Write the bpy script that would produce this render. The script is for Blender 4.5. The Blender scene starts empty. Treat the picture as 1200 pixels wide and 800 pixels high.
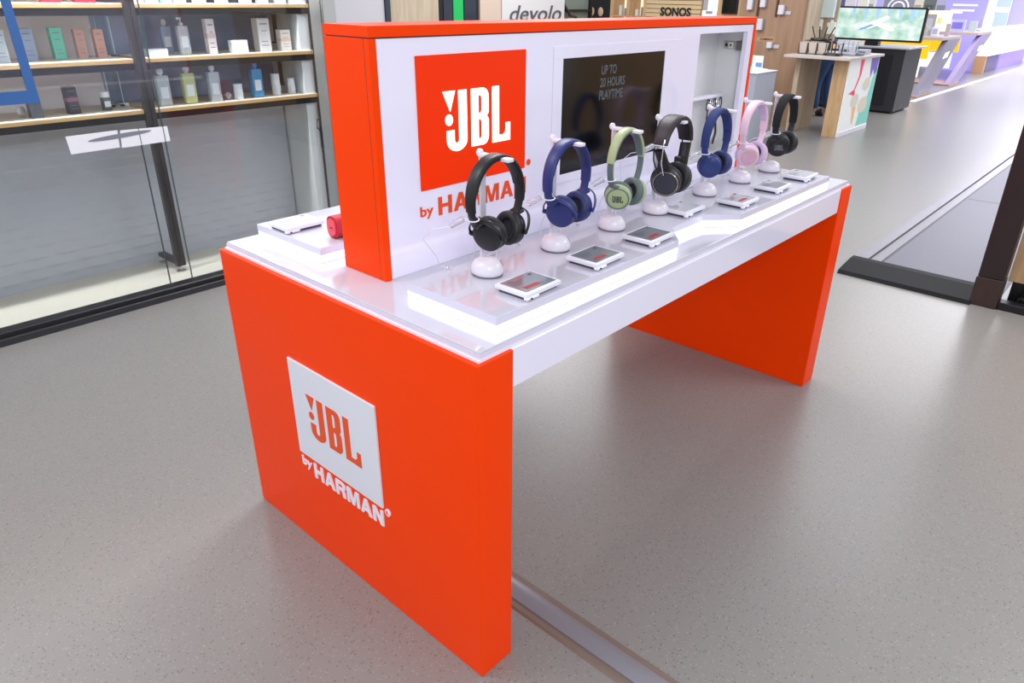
import bpy, bmesh, math, random
from mathutils import Vector, Matrix
random.seed(7)
SC = bpy.context.scene
COL = SC.collection
PI = math.pi

# ------------------------------------------------------------------ camera
CAM_LOC = Vector((-0.892, -0.9128, 1.5835))
YAW, PITCH, ROLL = 0.717, -0.4399, 0.017
FPX = 835.02
def cam_axes():
    cy, sy, cp, sp = math.cos(YAW), math.sin(YAW), math.cos(PITCH), math.sin(PITCH)
    f = Vector((cp*cy, cp*sy, sp)); r = Vector((sy, -cy, 0)); u = r.cross(f)
    cr, sr = math.cos(ROLL), math.sin(ROLL)
    return f, cr*r + sr*u, -sr*r + cr*u
f, r, u = cam_axes()
cd = bpy.data.cameras.new('camera'); cam = bpy.data.objects.new('camera', cd); COL.objects.link(cam)
M = Matrix((r, u, -f)).transposed().to_4x4(); M.translation = CAM_LOC
cam.matrix_world = M
cd.sensor_width = 36; cd.lens = FPX/1200*36; cd.shift_x = -19.02/1200; cd.shift_y = -13.16/1200
cd.clip_start = 0.05; cd.clip_end = 100
SC.camera = cam

# ------------------------------------------------------------------ light
SC.view_settings.view_transform = 'Standard'; SC.view_settings.look = 'None'
SC.view_settings.gamma = 1; SC.view_settings.exposure = 0.38
w = bpy.data.worlds.new('world'); SC.world = w; w.use_nodes = True
bg = w.node_tree.nodes['Background']; bg.inputs[0].default_value = (0.90, 0.93, 1.0, 1); bg.inputs[1].default_value = 0.62
def area(name, loc, size, power, color=(1, 1, 1), rot=(0, 0, 0)):
    l = bpy.data.lights.new(name, 'AREA'); l.shape = 'RECTANGLE'; l.size, l.size_y = size; l.energy = power; l.color = color
    o = bpy.data.objects.new(name, l); o.location = loc; o.rotation_euler = rot; COL.objects.link(o); return o
WL = (0.97, 0.98, 1.0)
area('overhead_lamp', (-2.3, -3.0, 3.2), (1.4, 1.4), 66, WL, (math.radians(35), 0, math.radians(-40)))  # added fill, tilted to reach the inner face of the far panel
area('overhead_lamp', (3.4, -2.0, 3.2), (1.4, 1.2), 46, WL)
area('overhead_lamp', (-1.4, 1.6, 3.4), (1.2, 1.2), 30, WL)
area('overhead_lamp', (2.2, 1.8, 3.4), (1.8, 1.0), 60, WL)
area('overhead_lamp', (6.2, 1.0, 3.4), (2.2, 2.2), 42, WL)
area('overhead_lamp', (6.2, 4.6, 3.4), (1.6, 1.6), 70, WL)
area('overhead_lamp', (11.5, 1.2, 3.4), (2.4, 2.4), 90, WL)
area('overhead_lamp', (17.5, 1.4, 3.4), (3.0, 2.0), 150, (0.93, 0.92, 1.0))
area('overhead_lamp', (23.0, 1.6, 3.4), (3.0, 2.0), 170, (0.90, 0.88, 1.0))
area('window_fill_light', (0.3, 3.2, 2.5), (3.6, 0.14), 46, WL)  # unseen lamp added to brighten the window interior
area('shelf_fill_light', (0.3, 3.28, 1.9), (2.6, 0.1), 34, WL, (math.radians(70), 0, 0))  # added fill aimed at the panel behind the shelves

# ------------------------------------------------------------------ materials
def lin(c):
    c = c/255.0
    return c/12.92 if c <= 0.04045 else ((c+0.055)/1.055)**2.4
def rgb(h): return (lin(h[0]), lin(h[1]), lin(h[2]), 1)
MATS = {}
def mat(name, c, rough=0.5, metal=0.0, coat=0.0, emit=0.0, var=0.0, scale=30.0, bump=0.0, bscale=200.0, trans=0.0, ior=1.5, ecol=None):
    if name in MATS: return MATS[name]
    m = bpy.data.materials.new(name); m.use_nodes = True; nt = m.node_tree; p = nt.nodes['Principled BSDF']
    p.inputs['Base Color'].default_value = rgb(c); p.inputs['Roughness'].default_value = rough
    p.inputs['Metallic'].default_value = metal; p.inputs['Coat Weight'].default_value = coat
    p.inputs['IOR'].default_value = ior
    if trans: p.inputs['Transmission Weight'].default_value = trans
    if emit:
        p.inputs['Emission Color'].default_value = rgb(ecol or c); p.inputs['Emission Strength'].default_value = emit
    if var or bump:
        tc = nt.nodes.new('ShaderNodeTexCoord')
    if var:
        n = nt.nodes.new('ShaderNodeTexNoise'); n.inputs['Scale'].default_value = scale; n.inputs['Detail'].default_value = 4
        nt.links.new(tc.outputs['Object'], n.inputs['Vector'])
        mx = nt.nodes.new('ShaderNodeMix'); mx.data_type = 'RGBA'
        a = rgb(c); mx.inputs['A'].default_value = [max(0, v*(1-var)) for v in a[:3]]+[1]
        mx.inputs['B'].default_value = [min(1, v*(1+var)) for v in a[:3]]+[1]
        nt.links.new(n.outputs['Fac'], mx.inputs['Factor']); nt.links.new(mx.outputs['Result'], p.inputs['Base Color'])
    if bump:
        n2 = nt.nodes.new('ShaderNodeTexNoise'); n2.inputs['Scale'].default_value = bscale
        nt.links.new(tc.outputs['Object'], n2.inputs['Vector'])
        b = nt.nodes.new('ShaderNodeBump'); b.inputs['Strength'].default_value = bump; b.inputs['Distance'].default_value = 0.002
        nt.links.new(n2.outputs['Fac'], b.inputs['Height']); nt.links.new(b.outputs['Normal'], p.inputs['Normal'])
    MATS[name] = m; return m
def floor_mat(name, c, rough, dark=0.62):
    m = bpy.data.materials.new(name); m.use_nodes = True; nt = m.node_tree; p = nt.nodes['Principled BSDF']; L = nt.links
    tc = nt.nodes.new('ShaderNodeTexCoord')
    v = nt.nodes.new('ShaderNodeTexVoronoi'); v.inputs['Scale'].default_value = 170; L.new(tc.outputs['Object'], v.inputs['Vector'])
    sep = nt.nodes.new('ShaderNodeSeparateColor'); L.new(v.outputs['Color'], sep.inputs['Color'])
    r1 = nt.nodes.new('ShaderNodeValToRGB'); r1.color_ramp.interpolation = 'CONSTANT'
    e = r1.color_ramp.elements; a = rgb(c)
    e[0].color = [x*dark for x in a[:3]]+[1]; e[1].position = 0.10; e[1].color = a
    x = e.new(0.86); x.color = [min(1, q*1.28) for q in a[:3]]+[1]
    L.new(sep.outputs['Red'], r1.inputs['Fac'])
    md = nt.nodes.new('ShaderNodeMath'); md.operation = 'LESS_THAN'; md.inputs[1].default_value = 0.42; L.new(v.outputs['Distance'], md.inputs[0])
    mx = nt.nodes.new('ShaderNodeMix'); mx.data_type = 'RGBA'; mx.inputs['A'].default_value = a
    L.new(md.outputs[0], mx.inputs['Factor']); L.new(r1.outputs['Color'], mx.inputs['B'])
    n = nt.nodes.new('ShaderNodeTexNoise'); n.inputs['Scale'].default_value = 1.3; n.inputs['Detail'].default_value = 5; L.new(tc.outputs['Object'], n.inputs['Vector'])
    mr = nt.nodes.new('ShaderNodeMapRange'); mr.inputs['To Min'].default_value = 0.96; mr.inputs['To Max'].default_value = 1.04; L.new(n.outputs['Fac'], mr.inputs['Value'])
    mm = nt.nodes.new('ShaderNodeVectorMath'); mm.operation = 'SCALE'; L.new(mx.outputs['Result'], mm.inputs[0]); L.new(mr.outputs['Result'], mm.inputs['Scale'])
    L.new(mm.outputs['Vector'], p.inputs['Base Color'])
    mr2 = nt.nodes.new('ShaderNodeMapRange'); mr2.inputs['To Min'].default_value = rough-0.015; mr2.inputs['To Max'].default_value = rough+0.015; L.new(n.outputs['Fac'], mr2.inputs['Value'])
    L.new(mr2.outputs['Result'], p.inputs['Roughness'])
    return m
def wood_mat(name, c, c2, axis='Z', scale=6.0, rough=0.5):
    m = bpy.data.materials.new(name); m.use_nodes = True; nt = m.node_tree; p = nt.nodes['Principled BSDF']; L = nt.links
    tc = nt.nodes.new('ShaderNodeTexCoord'); mp = nt.nodes.new('ShaderNodeMapping'); L.new(tc.outputs['Object'], mp.inputs['Vector'])
    s = {'X': (0.12, 1, 1), 'Y': (1, 0.12, 1), 'Z': (1, 1, 0.12)}[axis]; mp.inputs['Scale'].default_value = s
    n = nt.nodes.new('ShaderNodeTexNoise'); n.inputs['Scale'].default_value = scale*4; n.inputs['Detail'].default_value = 6; n.inputs['Distortion'].default_value = 0.6
    L.new(mp.outputs['Vector'], n.inputs['Vector'])
    cr = nt.nodes.new('ShaderNodeValToRGB'); cr.color_ramp.elements[0].color = rgb(c2); cr.color_ramp.elements[0].position = 0.3
    cr.color_ramp.elements[1].color = rgb(c); cr.color_ramp.elements[1].position = 0.65
    L.new(n.outputs['Fac'], cr.inputs['Fac']); L.new(cr.outputs['Color'], p.inputs['Base Color']); p.inputs['Roughness'].default_value = rough
    return m
def glass_mat(name, tint=(0.93, 0.96, 0.96), refl=1.0, rough=0.0, alpha_white=0.0):
    m = bpy.data.materials.new(name); m.use_nodes = True; nt = m.node_tree; L = nt.links
    nt.nodes.remove(nt.nodes['Principled BSDF']); out = nt.nodes['Material Output']
    t = nt.nodes.new('ShaderNodeBsdfTransparent'); t.inputs[0].default_value = (*tint, 1)
    g = nt.nodes.new('ShaderNodeBsdfGlossy'); g.inputs['Roughness'].default_value = rough
    fr = nt.nodes.new('ShaderNodeFresnel'); fr.inputs['IOR'].default_value = 1.5
    ml = nt.nodes.new('ShaderNodeMath'); ml.operation = 'MULTIPLY'; ml.inputs[1].default_value = refl; L.new(fr.outputs[0], ml.inputs[0])
    mx = nt.nodes.new('ShaderNodeMixShader'); L.new(ml.outputs[0], mx.inputs[0]); L.new(t.outputs[0], mx.inputs[1]); L.new(g.outputs[0], mx.inputs[2])
    last = mx
    if alpha_white:
        d = nt.nodes.new('ShaderNodeBsdfDiffuse'); d.inputs[0].default_value = (0.9, 0.9, 0.94, 1)
        m2 = nt.nodes.new('ShaderNodeMixShader'); m2.inputs[0].default_value = alpha_white; L.new(mx.outputs[0], m2.inputs[1]); L.new(d.outputs[0], m2.inputs[2]); last = m2
    L.new(last.outputs[0], out.inputs['Surface'])
    return m

ORANGE = mat('orange_lacquer', (252, 66, 0), 0.3, coat=0.0, ior=1.2)
ORANGE_E = mat('orange_backlit', (238, 50, 0), 0.28, emit=0.12, ior=1.25)
ORANGE_T = mat('orange_letters', (236, 78, 10), 0.35)
WHITE = mat('white_gloss', (240, 236, 255), 0.12, coat=0.5)
WHITEM = mat('white_satin', (238, 236, 248), 0.35)
WHITET = mat('white_table_gloss', (206, 204, 217), 0.06, coat=0.4, ior=1.5)
ACR = mat('frosted_acrylic_edge', (222, 218, 236), 0.2, coat=0.3)
PLATE = mat('white_plate', (226, 228, 238), 0.35)
LED = mat('led_white', (255, 255, 255), 0.5, emit=0.9)
LETTER_E = mat('letters_backlit', (255, 250, 240), 0.4, emit=1.5)
SHADOWGAP = mat('dark_gap', (70, 40, 36), 0.6)
BLACK = mat('black_plastic', (22, 22, 25), 0.35, var=0.2)
BLACKM = mat('black_metal', (30, 28, 32), 0.4, 0.2, var=0.2, scale=8)
SCREEN_OFF = mat('black_screen', (7, 7, 9), 0.12, var=0.5, scale=400)
SCRTEXT = mat('dim_screen_text', (78, 84, 90), 0.5, emit=0.12)
CHROME = mat('chrome', (225, 226, 232), 0.12, 1.0)
STEEL = mat('brushed_steel', (190, 190, 188), 0.3, 0.9, var=0.1)
ALU = mat('grey_aluminium', (176, 179, 178), 0.35, 0.5, var=0.06, scale=4)
STANDW = mat('stand_white', (232, 226, 236), 0.28, coat=0.2)
CABLE = mat('cable_white', (232, 230, 240), 0.4)
CLEAR = glass_mat('clear_plastic', (0.9, 0.9, 0.97), 1.6, 0.05, 0.25)
GLASS = glass_mat('window_glass', (0.96, 0.975, 0.98), 0.8)
GLASSEDGE = mat('glass_edge', (60, 74, 76), 0.3)
GLASSEDGE_L = mat('glass_edge_light', (176, 205, 205), 0.2)
OAK = wood_mat('pale_oak', (205, 170, 128), (184, 146, 104), 'Z')
OAKW = wood_mat('oak_wall', (172, 138, 112), (156, 122, 96), 'Z', 3)
OAKG = wood_mat('greyed_oak', (200, 184, 160), (180, 162, 138), 'Z', 4)
OAKS = wood_mat('oak_shelf', (206, 172, 118), (190, 150, 98), 'X', 5)
SHELFTOP = mat('shelf_white_top', (226, 220, 205), 0.4)
WALLW = mat('off_white_wall', (214, 208, 206), 0.7, var=0.04, scale=3)
GREYP = mat('grey_white_panel', (205, 202, 208), 0.5)
FLOOR = floor_mat('speckled_resin_floor', (137, 133, 130), 0.31)
FLOORIN = floor_mat('pale_threshold_floor', (98, 96, 112), 0.45, 0.93)

# ------------------------------------------------------------------ builders
class MB:
    def __init__(s): s.bm = bmesh.new()
    def box(s, x0, x1, y0, y1, z0, z1, bev=0.0, seg=1, mtx=None):
        t = bmesh.new()
        bmesh.ops.create_cube(t, size=1)
        bmesh.ops.scale(t, vec=(abs(x1-x0), abs(y1-y0), abs(z1-z0)), verts=t.verts)
        bmesh.ops.translate(t, vec=((x0+x1)/2, (y0+y1)/2, (z0+z1)/2), verts=t.verts)
        if bev: bmesh.ops.bevel(t, geom=list(t.edges), offset=bev, segments=seg, affect='EDGES', profile=0.5)
        if mtx: bmesh.ops.transform(t, matrix=mtx, verts=t.verts)
        s._merge(t); return s
    def _merge(s, t):
        me = bpy.data.meshes.new('tmp'); t.to_mesh(me); t.free(); s.bm.from_mesh(me); bpy.data.meshes.remove(me)
    def lathe(s, prof, n=24, mtx=None, sx=1, sy=1, cap=True):
        """prof: list of (r, z) turned about local z"""
        t = bmesh.new(); rings = []
        for (rr, z) in prof:
            rings.append([t.verts.new((rr*math.cos(2*PI*k/n)*sx, rr*math.sin(2*PI*k/n)*sy, z)) for k in range(n)])
        for a, b in zip(rings, rings[1:]):
            for k in range(n): t.faces.new((a[k], a[(k+1) % n], b[(k+1) % n], b[k]))
        if cap: t.faces.new(list(reversed(rings[0]))); t.faces.new(rings[-1])
        bmesh.ops.recalc_face_normals(t, faces=t.faces)
        if mtx: bmesh.ops.transform(t, matrix=mtx, verts=t.verts)
        s._merge(t); return s
    def sweep(s, pts, up, w, th, n=8, closed=False, power=0.5, mtx=None):
        """sweep a rounded section along pts; w(i)/th(i) = full size across 'up' and across the third axis"""
        t = bmesh.new(); pts = [Vector(p) for p in pts]; N = len(pts); rings = []
        for i, p in enumerate(pts):
            if closed: tg = pts[(i+1) % N]-pts[i-1]
            else: tg = pts[min(i+1, N-1)]-pts[max(i-1, 0)]
            tg.normalize(); U = Vector(up) if not callable(up) else Vector(up(i)); U = (U-tg*U.dot(tg)).normalized(); V = tg.cross(U)
            ww = w(i/(N-1)) if callable(w) else w; tt = th(i/(N-1)) if callable(th) else th; ring = []
            for k in range(n):
                a = 2*PI*(k+0.5)/n; c, d = math.cos(a), math.sin(a)
                c = math.copysign(abs(c)**power, c); d = math.copysign(abs(d)**power, d)
                ring.append(t.verts.new(p+U*c*ww/2+V*d*tt/2))
            rings.append(ring)
        pairs = list(zip(rings, rings[1:]))
        if closed: pairs.append((rings[-1], rings[0]))
        for a, b in pairs:
            for k in range(n): t.faces.new((a[k], a[(k+1) % n], b[(k+1) % n], b[k]))
        if not closed: t.faces.new(list(reversed(rings[0]))); t.faces.new(rings[-1])
        bmesh.ops.recalc_face_normals(t, faces=t.faces)
        if mtx: bmesh.ops.transform(t, matrix=mtx, verts=t.verts)
        s._merge(t); return s
    def tube(s, pts, rad, n=8, closed=False, mtx=None):
        pts = [Vector(p) for p in pts]; d = (pts[1]-pts[0]).normalized(); up = Vector((0, 0, 1)) if abs(d.z) < 0.8 else Vector((0, 1, 0.01))
        return s.sweep(pts, up, rad*2, rad*2, n, closed, 1.0, mtx)
    def poly(s, pts, frame, depth):
        """extruded outline: pts in local x,y; frame maps local (x,y,z) to world"""
        t = bmesh.new(); a = [t.verts.new((x, y, 0)) for x, y in pts]; b = [t.verts.new((x, y, depth)) for x, y in pts]
        t.faces.new(list(reversed(a))); t.faces.new(b); n = len(pts)
        for k in range(n): t.faces.new((a[k], a[(k+1) % n], b[(k+1) % n], b[k]))
        bmesh.ops.recalc_face_normals(t, faces=t.faces)
        bmesh.ops.transform(t, matrix=frame, verts=t.verts); s._merge(t); return s
    def build(s, name, m, parent=None, smooth=False, angle=35):
        me = bpy.data.meshes.new(name)
        if smooth:
            for fc in s.bm.faces: fc.smooth = True
            for e in s.bm.edges:
                if len(e.link_faces) == 2 and e.calc_face_angle(0) > math.radians(angle): e.smooth = False
        s.bm.to_mesh(me); s.bm.free(); me.materials.append(m)
        o = bpy.data.objects.new(name, me); COL.objects.link(o)
        if parent: o.parent = parent
        return o
def inv(o): return o
def tag(o, label=None, cat=None, group=None, kind=None):
    if label: o['label'] = label
    if cat: o['category'] = cat
    if group: o['group'] = group
    if kind: o['kind'] = kind
    return o
def thing(name, label, cat, loc=(0, 0, 0), rz=0, group=None, kind=None):
    o = bpy.data.objects.new(name, None); o.empty_display_size = 0.05; COL.objects.link(o); o.location = loc; o.rotation_euler = (0, 0, rz)
    return tag(o, label, cat, group, kind)
KIDS = {}
def copy_tree(o, loc=None, rz=None, label=None, parent=None):
    c = o.copy(); COL.objects.link(c)
    if parent is not None: c.parent = parent
    if loc is not None: c.location = loc
    if rz is not None: c.rotation_euler = (0, 0, rz)
    if label: c['label'] = label
    for ch in [q for q in bpy.data.objects if q.parent == o]: copy_tree(ch, parent=c)
    return c
def B(name, m, parent, x0, x1, y0, y1, z0, z1, bev=0.0, seg=1): return MB().box(x0, x1, y0, y1, z0, z1, bev, seg).build(name, m, parent)
def single(name, label, cat, m, x0, x1, y0, y1, z0, z1, bev=0.0, group=None, kind=None):
    return tag(B(name, m, None, x0, x1, y0, y1, z0, z1, bev), label, cat, group, kind)
def frame(origin, X, Y):
    X = Vector(X); Y = Vector(Y); Z = X.cross(Y); m = Matrix((X, Y, Z)).transposed().to_4x4(); m.translation = Vector(origin); return m
def curve_mesh(name, loops, fr, depth, m, parent):
    cu = bpy.data.curves.new(name, 'CURVE'); cu.dimensions = '2D'; cu.fill_mode = 'BOTH'; cu.extrude = depth/2
    for lp in loops:
        sp = cu.splines.new('POLY'); sp.points.add(len(lp)-1)
        for p, (x, y) in zip(sp.points, lp): p.co = (x, y, 0, 1)
        sp.use_cyclic_u = True
    o = bpy.data.objects.new(name, cu); me = bpy.data.meshes.new_from_object(o); bpy.data.objects.remove(o)
    me.transform(fr @ Matrix.Translation((0, 0, depth/2))); me.materials.clear(); me.materials.append(m)
    q = bpy.data.objects.new(name, me); COL.objects.link(q); q.parent = parent; return split_letters(q, name)
def text_mesh(name, s, fr, x0, x1, y0, y1, depth, m, parent, bold=0.0, shear=0.0):
    cu = bpy.data.curves.new(name, 'FONT'); cu.body = s; cu.size = 1; cu.extrude = 0.02; cu.offset = bold; cu.shear = shear; cu.resolution_u = 4
    o = bpy.data.objects.new(name, cu); me = bpy.data.meshes.new_from_object(o); bpy.data.objects.remove(o)
    xs = [v.co.x for v in me.vertices]; ys = [v.co.y for v in me.vertices]; a, b, c, d = min(xs), max(xs), min(ys), max(ys)
    for v in me.vertices:
        v.co.x = x0+(v.co.x-a)/(b-a)*(x1-x0); v.co.y = y0+(v.co.y-c)/(d-c)*(y1-y0); v.co.z = (v.co.z/0.02+1)/2*depth
    me.transform(fr); me.materials.clear(); me.materials.append(m)
    q = bpy.data.objects.new(name, me); COL.objects.link(q); q.parent = parent; return split_letters(q, name)

def split_letters(o, name):
    """one object for each separate glyph of a text mesh"""
    bm = bmesh.new(); bm.from_mesh(o.data); bm.verts.ensure_lookup_table()
    bmesh.ops.remove_doubles(bm, verts=bm.verts, dist=1e-6)
    seen = set(); groups = []
    for v in bm.verts:
        if v in seen: continue
        st = [v]; seen.add(v); g = []
        while st:
            q = st.pop(); g.append(q)
            for e in q.link_edges:
                w2 = e.other_vert(q)
                if w2 not in seen: seen.add(w2); st.append(w2)
        groups.append(g)
    groups.sort(key=lambda g: (min((round(v.co.x-v.co.y, 4)) for v in g)))
    out = []
    for g in groups:
        idx = {v: i for i, v in enumerate(g)}
        faces = {fc for v in g for fc in v.link_faces}
        me = bpy.data.meshes.new(name); me.from_pydata([v.co[:] for v in g], [], [[idx[v] for v in fc.verts] for fc in faces])
        me.materials.append(o.data.materials[0]); q = bpy.data.objects.new(name, me); COL.objects.link(q); q.parent = o.parent; out.append(q)
    bm.free(); bpy.data.objects.remove(o); return out
def arc(cx, cy, rx, ry, a0, a1, n=8):
    return [(cx+rx*math.cos(math.radians(a0+(a1-a0)*k/n)), cy+ry*math.sin(math.radians(a0+(a1-a0)*k/n))) for k in range(n+1)]
def emblem_loops():
    """the exclamation mark and three condensed letters, in units of the letter height"""
    tri = [(0, 1), (0.28, 1), (0.16, 0.66)]
    dot = arc(0.13, 0.52, 0.085, 0.095, 0, 340, 17)
    J = [(0.36, 1.0), (0.55, 1.0), (0.55, 0.16)] + arc(0.31, 0.16, 0.24, 0.19, 0, -180, 12) + [(0.07, 0.34), (0.245, 0.34), (0.245, 0.18)] + arc(0.3025, 0.17, 0.0575, 0.06, 180, 360, 6)
    Bo = [(0.66, 0), (0.94, 0)] + arc(0.94, 0.15, 0.15, 0.15, -90, 0, 6) + [(1.09, 0.42)] + arc(1.01, 0.42, 0.08, 0.09, 0, 60, 3) + arc(1.01, 0.6, 0.08, 0.09, -60, 0, 3) + arc(0.94, 0.85, 0.15, 0.15, 0, 90, 6) + [(0.66, 1)]
    B1 = [(0.835, 0.12), (0.87, 0.12)] + arc(0.87, 0.18, 0.05, 0.06, -90, 0, 3) + [(0.92, 0.40)] + arc(0.87, 0.40, 0.05, 0.06, 0, 90, 3) + [(0.835, 0.46)]
    B2 = [(0.835, 0.57), (0.87, 0.57)] + arc(0.87, 0.63, 0.05, 0.06, -90, 0, 3) + [(0.92, 0.82)] + arc(0.87, 0.82, 0.05, 0.06, 0, 90, 3) + [(0.835, 0.88)]
    L = [(1.19, 0), (1.66, 0), (1.66, 0.33), (1.545, 0.33), (1.545, 0.22)] + arc(1.455, 0.22, 0.09, 0.10, 0, -90, 5) + [(1.36, 0.12), (1.36, 1), (1.19, 1)]
    return [tri, dot, J, Bo, B1, B2, L]
GLYPH = {   # heavy grotesque capitals in a unit box: (advance width, outline loops)
 'H': (0.72, [[(0, 0), (0.19, 0), (0.19, 0.41), (0.53, 0.41), (0.53, 0), (0.72, 0), (0.72, 1), (0.53, 1), (0.53, 0.60), (0.19, 0.60), (0.19, 1), (0, 1)]]),
 'A': (0.78, [[(0, 0), (0.19, 0), (0.26, 0.22), (0.52, 0.22), (0.59, 0), (0.78, 0), (0.49, 1), (0.29, 1)], [(0.31, 0.38), (0.47, 0.38), (0.39, 0.72)]]),
 'R': (0.74, [[(0, 0), (0.19, 0), (0.19, 0.39), (0.38, 0.39), (0.47, 0.33), (0.50, 0.0), (0.70, 0.0), (0.67, 0.30), (0.60, 0.46), (0.69, 0.56), (0.72, 0.70), (0.69, 0.86), (0.60, 0.96), (0.46, 1), (0, 1)], [(0.19, 0.56), (0.42, 0.56), (0.51, 0.62), (0.53, 0.70), (0.51, 0.78), (0.42, 0.84), (0.19, 0.84)]]),
 'M': (0.88, [[(0, 0), (0.17, 0), (0.17, 0.76), (0.35, 0), (0.53, 0), (0.71, 0.76), (0.71, 0), (0.88, 0), (0.88, 1), (0.62, 1), (0.44, 0.28), (0.26, 1), (0, 1)]]),
 'N': (0.72, [[(0, 0), (0.18, 0), (0.18, 0.68), (0.52, 0), (0.72, 0), (0.72, 1), (0.54, 1), (0.54, 0.34), (0.20, 1), (0, 1)]])}
def heavy_text(name, word, fr, x0, x1, y0, y1, depth, m, parent):
    tot = sum(GLYPH[c][0]+0.11 for c in word)-0.11; k = (x1-x0)/tot; h = y1-y0; x = x0
    for c in word:
        curve_mesh(name, [[(x+p*k, y0+q*h) for p, q in lp] for lp in GLYPH[c][1]], fr, depth, m, parent); x += (GLYPH[c][0]+0.11)*k
def emblem(fr, x0, x1, y0, y1, depth, m, parent, name='emblem_piece'):
    loops = [[(x0+x/1.66*(x1-x0), y0+y*(y1-y0)) for x, y in lp] for lp in emblem_loops()]
    return curve_mesh(name, loops, fr, depth, m, parent)

# ================================================================== SETTING
tag(B('floor', FLOOR, None, -6, 30, -7, 14, -0.1, 0), kind='structure')
tag(B('wall_back', WALLW, None, 2.1, 27.2, 9.0, 9.2, 0, 3.2), kind='structure')
tag(B('wall_far', WALLW, None, 27, 27.2, -7, 9, 0, 3.2), kind='structure')

# ---- display window on the left
WX0, WX1 = -1.6, 1.80
win = thing('window_1', None, None, (0, 0, 0), kind='structure')
B('bottom_rail', BLACKM, win, WX0, WX1+0.06, 3.04, 3.12, 0, 0.062, 0.004)
B('rail_skirt', mat('dark_grey_metal', (58, 58, 62), 0.4, 0.4), win, WX0, WX1, 3.02, 3.04, 0, 0.035, 0.002)
B('end_post', ALU, win, 1.765, 1.85, 3.05, 3.2, 0, 2.6, 0.004)
for a, b in ((WX0, 0.722), (0.728, 1.765)):
    B('glass_pane', GLASS, win, a, b, 3.078, 3.086, 0.062, 2.6)
B('pane_edge', GLASSEDGE, win, 0.7225, 0.7275, 3.076, 3.088, 0.062, 2.6)
B('inner_pane_edge', GLASSEDGE, win, 0.600, 0.604, 3.076, 3.088, 0.062, 0.93)
tag(B('trim_1', BLACKM, None, 1.89, 1.95, 3.35, 3.42, 0, 2.6), kind='structure')

# wave-relief wall below the shelves
def relief_wall():
    t = bmesh.new(); X0, X1, Z0, Z1 = -1.3, 1.80, 0.0, 0.93; nx, nz = 248, 124; V = []
    cw, ch = 0.155, 0.062
    for j in range(nz+1):
        z = Z0+(Z1-Z0)*j/nz; row = []
        for i in range(nx+1):
            x = X0+(X1-X0)*i/nx
            k = math.floor(z/ch); v = z/ch-k; uu = (x/cw+0.5*(k % 2)+0.13*math.sin(k*2.1)) % 1.0
            h = 0.008*(1-v)**2*max(0, math.sin(PI*uu))**1.3
            row.append(t.verts.new((x, 3.70-h, z)))
        V.append(row)
    for j in range(nz):
        for i in range(nx): t.faces.new((V[j][i], V[j][i+1], V[j+1][i+1], V[j+1][i]))
    m = MB(); m._merge(t); m.box(X0, X1, 3.71, 3.80, Z0, Z1)
    return m.build('wall_left', mat('grey_relief_plaster', (186, 190, 198), 0.65, var=0.05, scale=4), None, True, 60)
tag(relief_wall(), kind='structure')
tag(B('wall_panel_left', mat('pale_back_panel', (240, 236, 238), 0.55, var=0.05, scale=3), None, -1.3, 0.72, 3.76, 3.80, 0.97, 2.6), kind='structure')
tag(B('wall_panel_right', mat('dark_blue_grey_glass', (112, 122, 150), 0.16, var=0.4, scale=4, coat=0.5), None, 0.72, 1.80, 3.76, 3.80, 0.97, 2.6), kind='structure')
tag(B('trim_2', mat('pale_side_panel', (212, 216, 218), 0.5), None, 1.81, 1.885, 3.42, 3.8, 0, 2.6, 0.003), kind='structure')
tag(B('floor_plinth', mat('pale_window_floor', (208, 204, 190), 0.4, var=0.05), None, WX0, 1.9, 3.12, 3.8, 0, 0.012), kind='structure')

# shelf unit
sh = thing('shelving_unit', 'black steel shelving with oak boards inside the left display window', 'shelf')
for x in (0.80, 1.925):
    if x < 1: MB().box(0.775, 0.797, 3.38, 3.42, 0.05, 2.4, 0.002).box(0.803, 0.828, 3.38, 3.42, 0.05, 2.4, 0.002).box(0.79, 0.81, 3.385, 3.41, 0.05, 2.4).build('post', mat('worn_black_steel', (58, 54, 56), 0.38, 0.4, var=0.3, scale=14), sh)
    else: B('post', BLACKM, sh, 1.895, 1.93, 3.38, 3.42, 0.05, 2.4, 0.002)
foot = B('foot_bar', MATS['worn_black_steel'], sh, 0.78, 0.825, 3.38, 3.66, 0.05, 0.075, 0.003)
for y in (3.40, 3.64):
    MB().lathe([(0.028, 0.013), (0.028, 0.02), (0.008, 0.025), (0.008, 0.052)], 14, Matrix.Translation((0.80, y, 0))).build('levelling_foot', STEEL, sh, True)
for z in (0.972, 1.237, 1.51, 1.80):
    for a, b in ((-0.9, 0.772), (0.831, 1.893)):
        MB().box(a, b, 3.40, 3.75, z-0.022, z-0.002, 0.001).build('board', OAKS, sh)
        B('board_top', SHELFTOP, sh, a, b, 3.402, 3.748, z-0.002, z)
        B('beam', BLACKM, sh, a, b, 3.41, 3.45, z-0.058, z-0.022, 0.001)
for z0, z1 in ((1.01, 1.19), (1.27, 1.45)):
    MB().box(1.80, 1.806, 3.66, 3.70, z0, z1).box(1.78, 1.806, 3.65, 3.70, z0, z0+0.01).box(1.78, 1.806, 3.65, 3.70, z1-0.008, z1).build('bracket', BLACKM, sh)
MB().tube([(1.88, 3.37, 0.83), (1.84, 3.36, 0.81), (1.835, 3.36, 0.76), (1.875, 3.37, 0.72), (1.885, 3.375, 0.68)], 0.004, 6).box(1.87, 1.905, 3.36, 3.38, 0.81, 0.85, 0.004).build('cable_clip', BLACK, sh, True)

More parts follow.
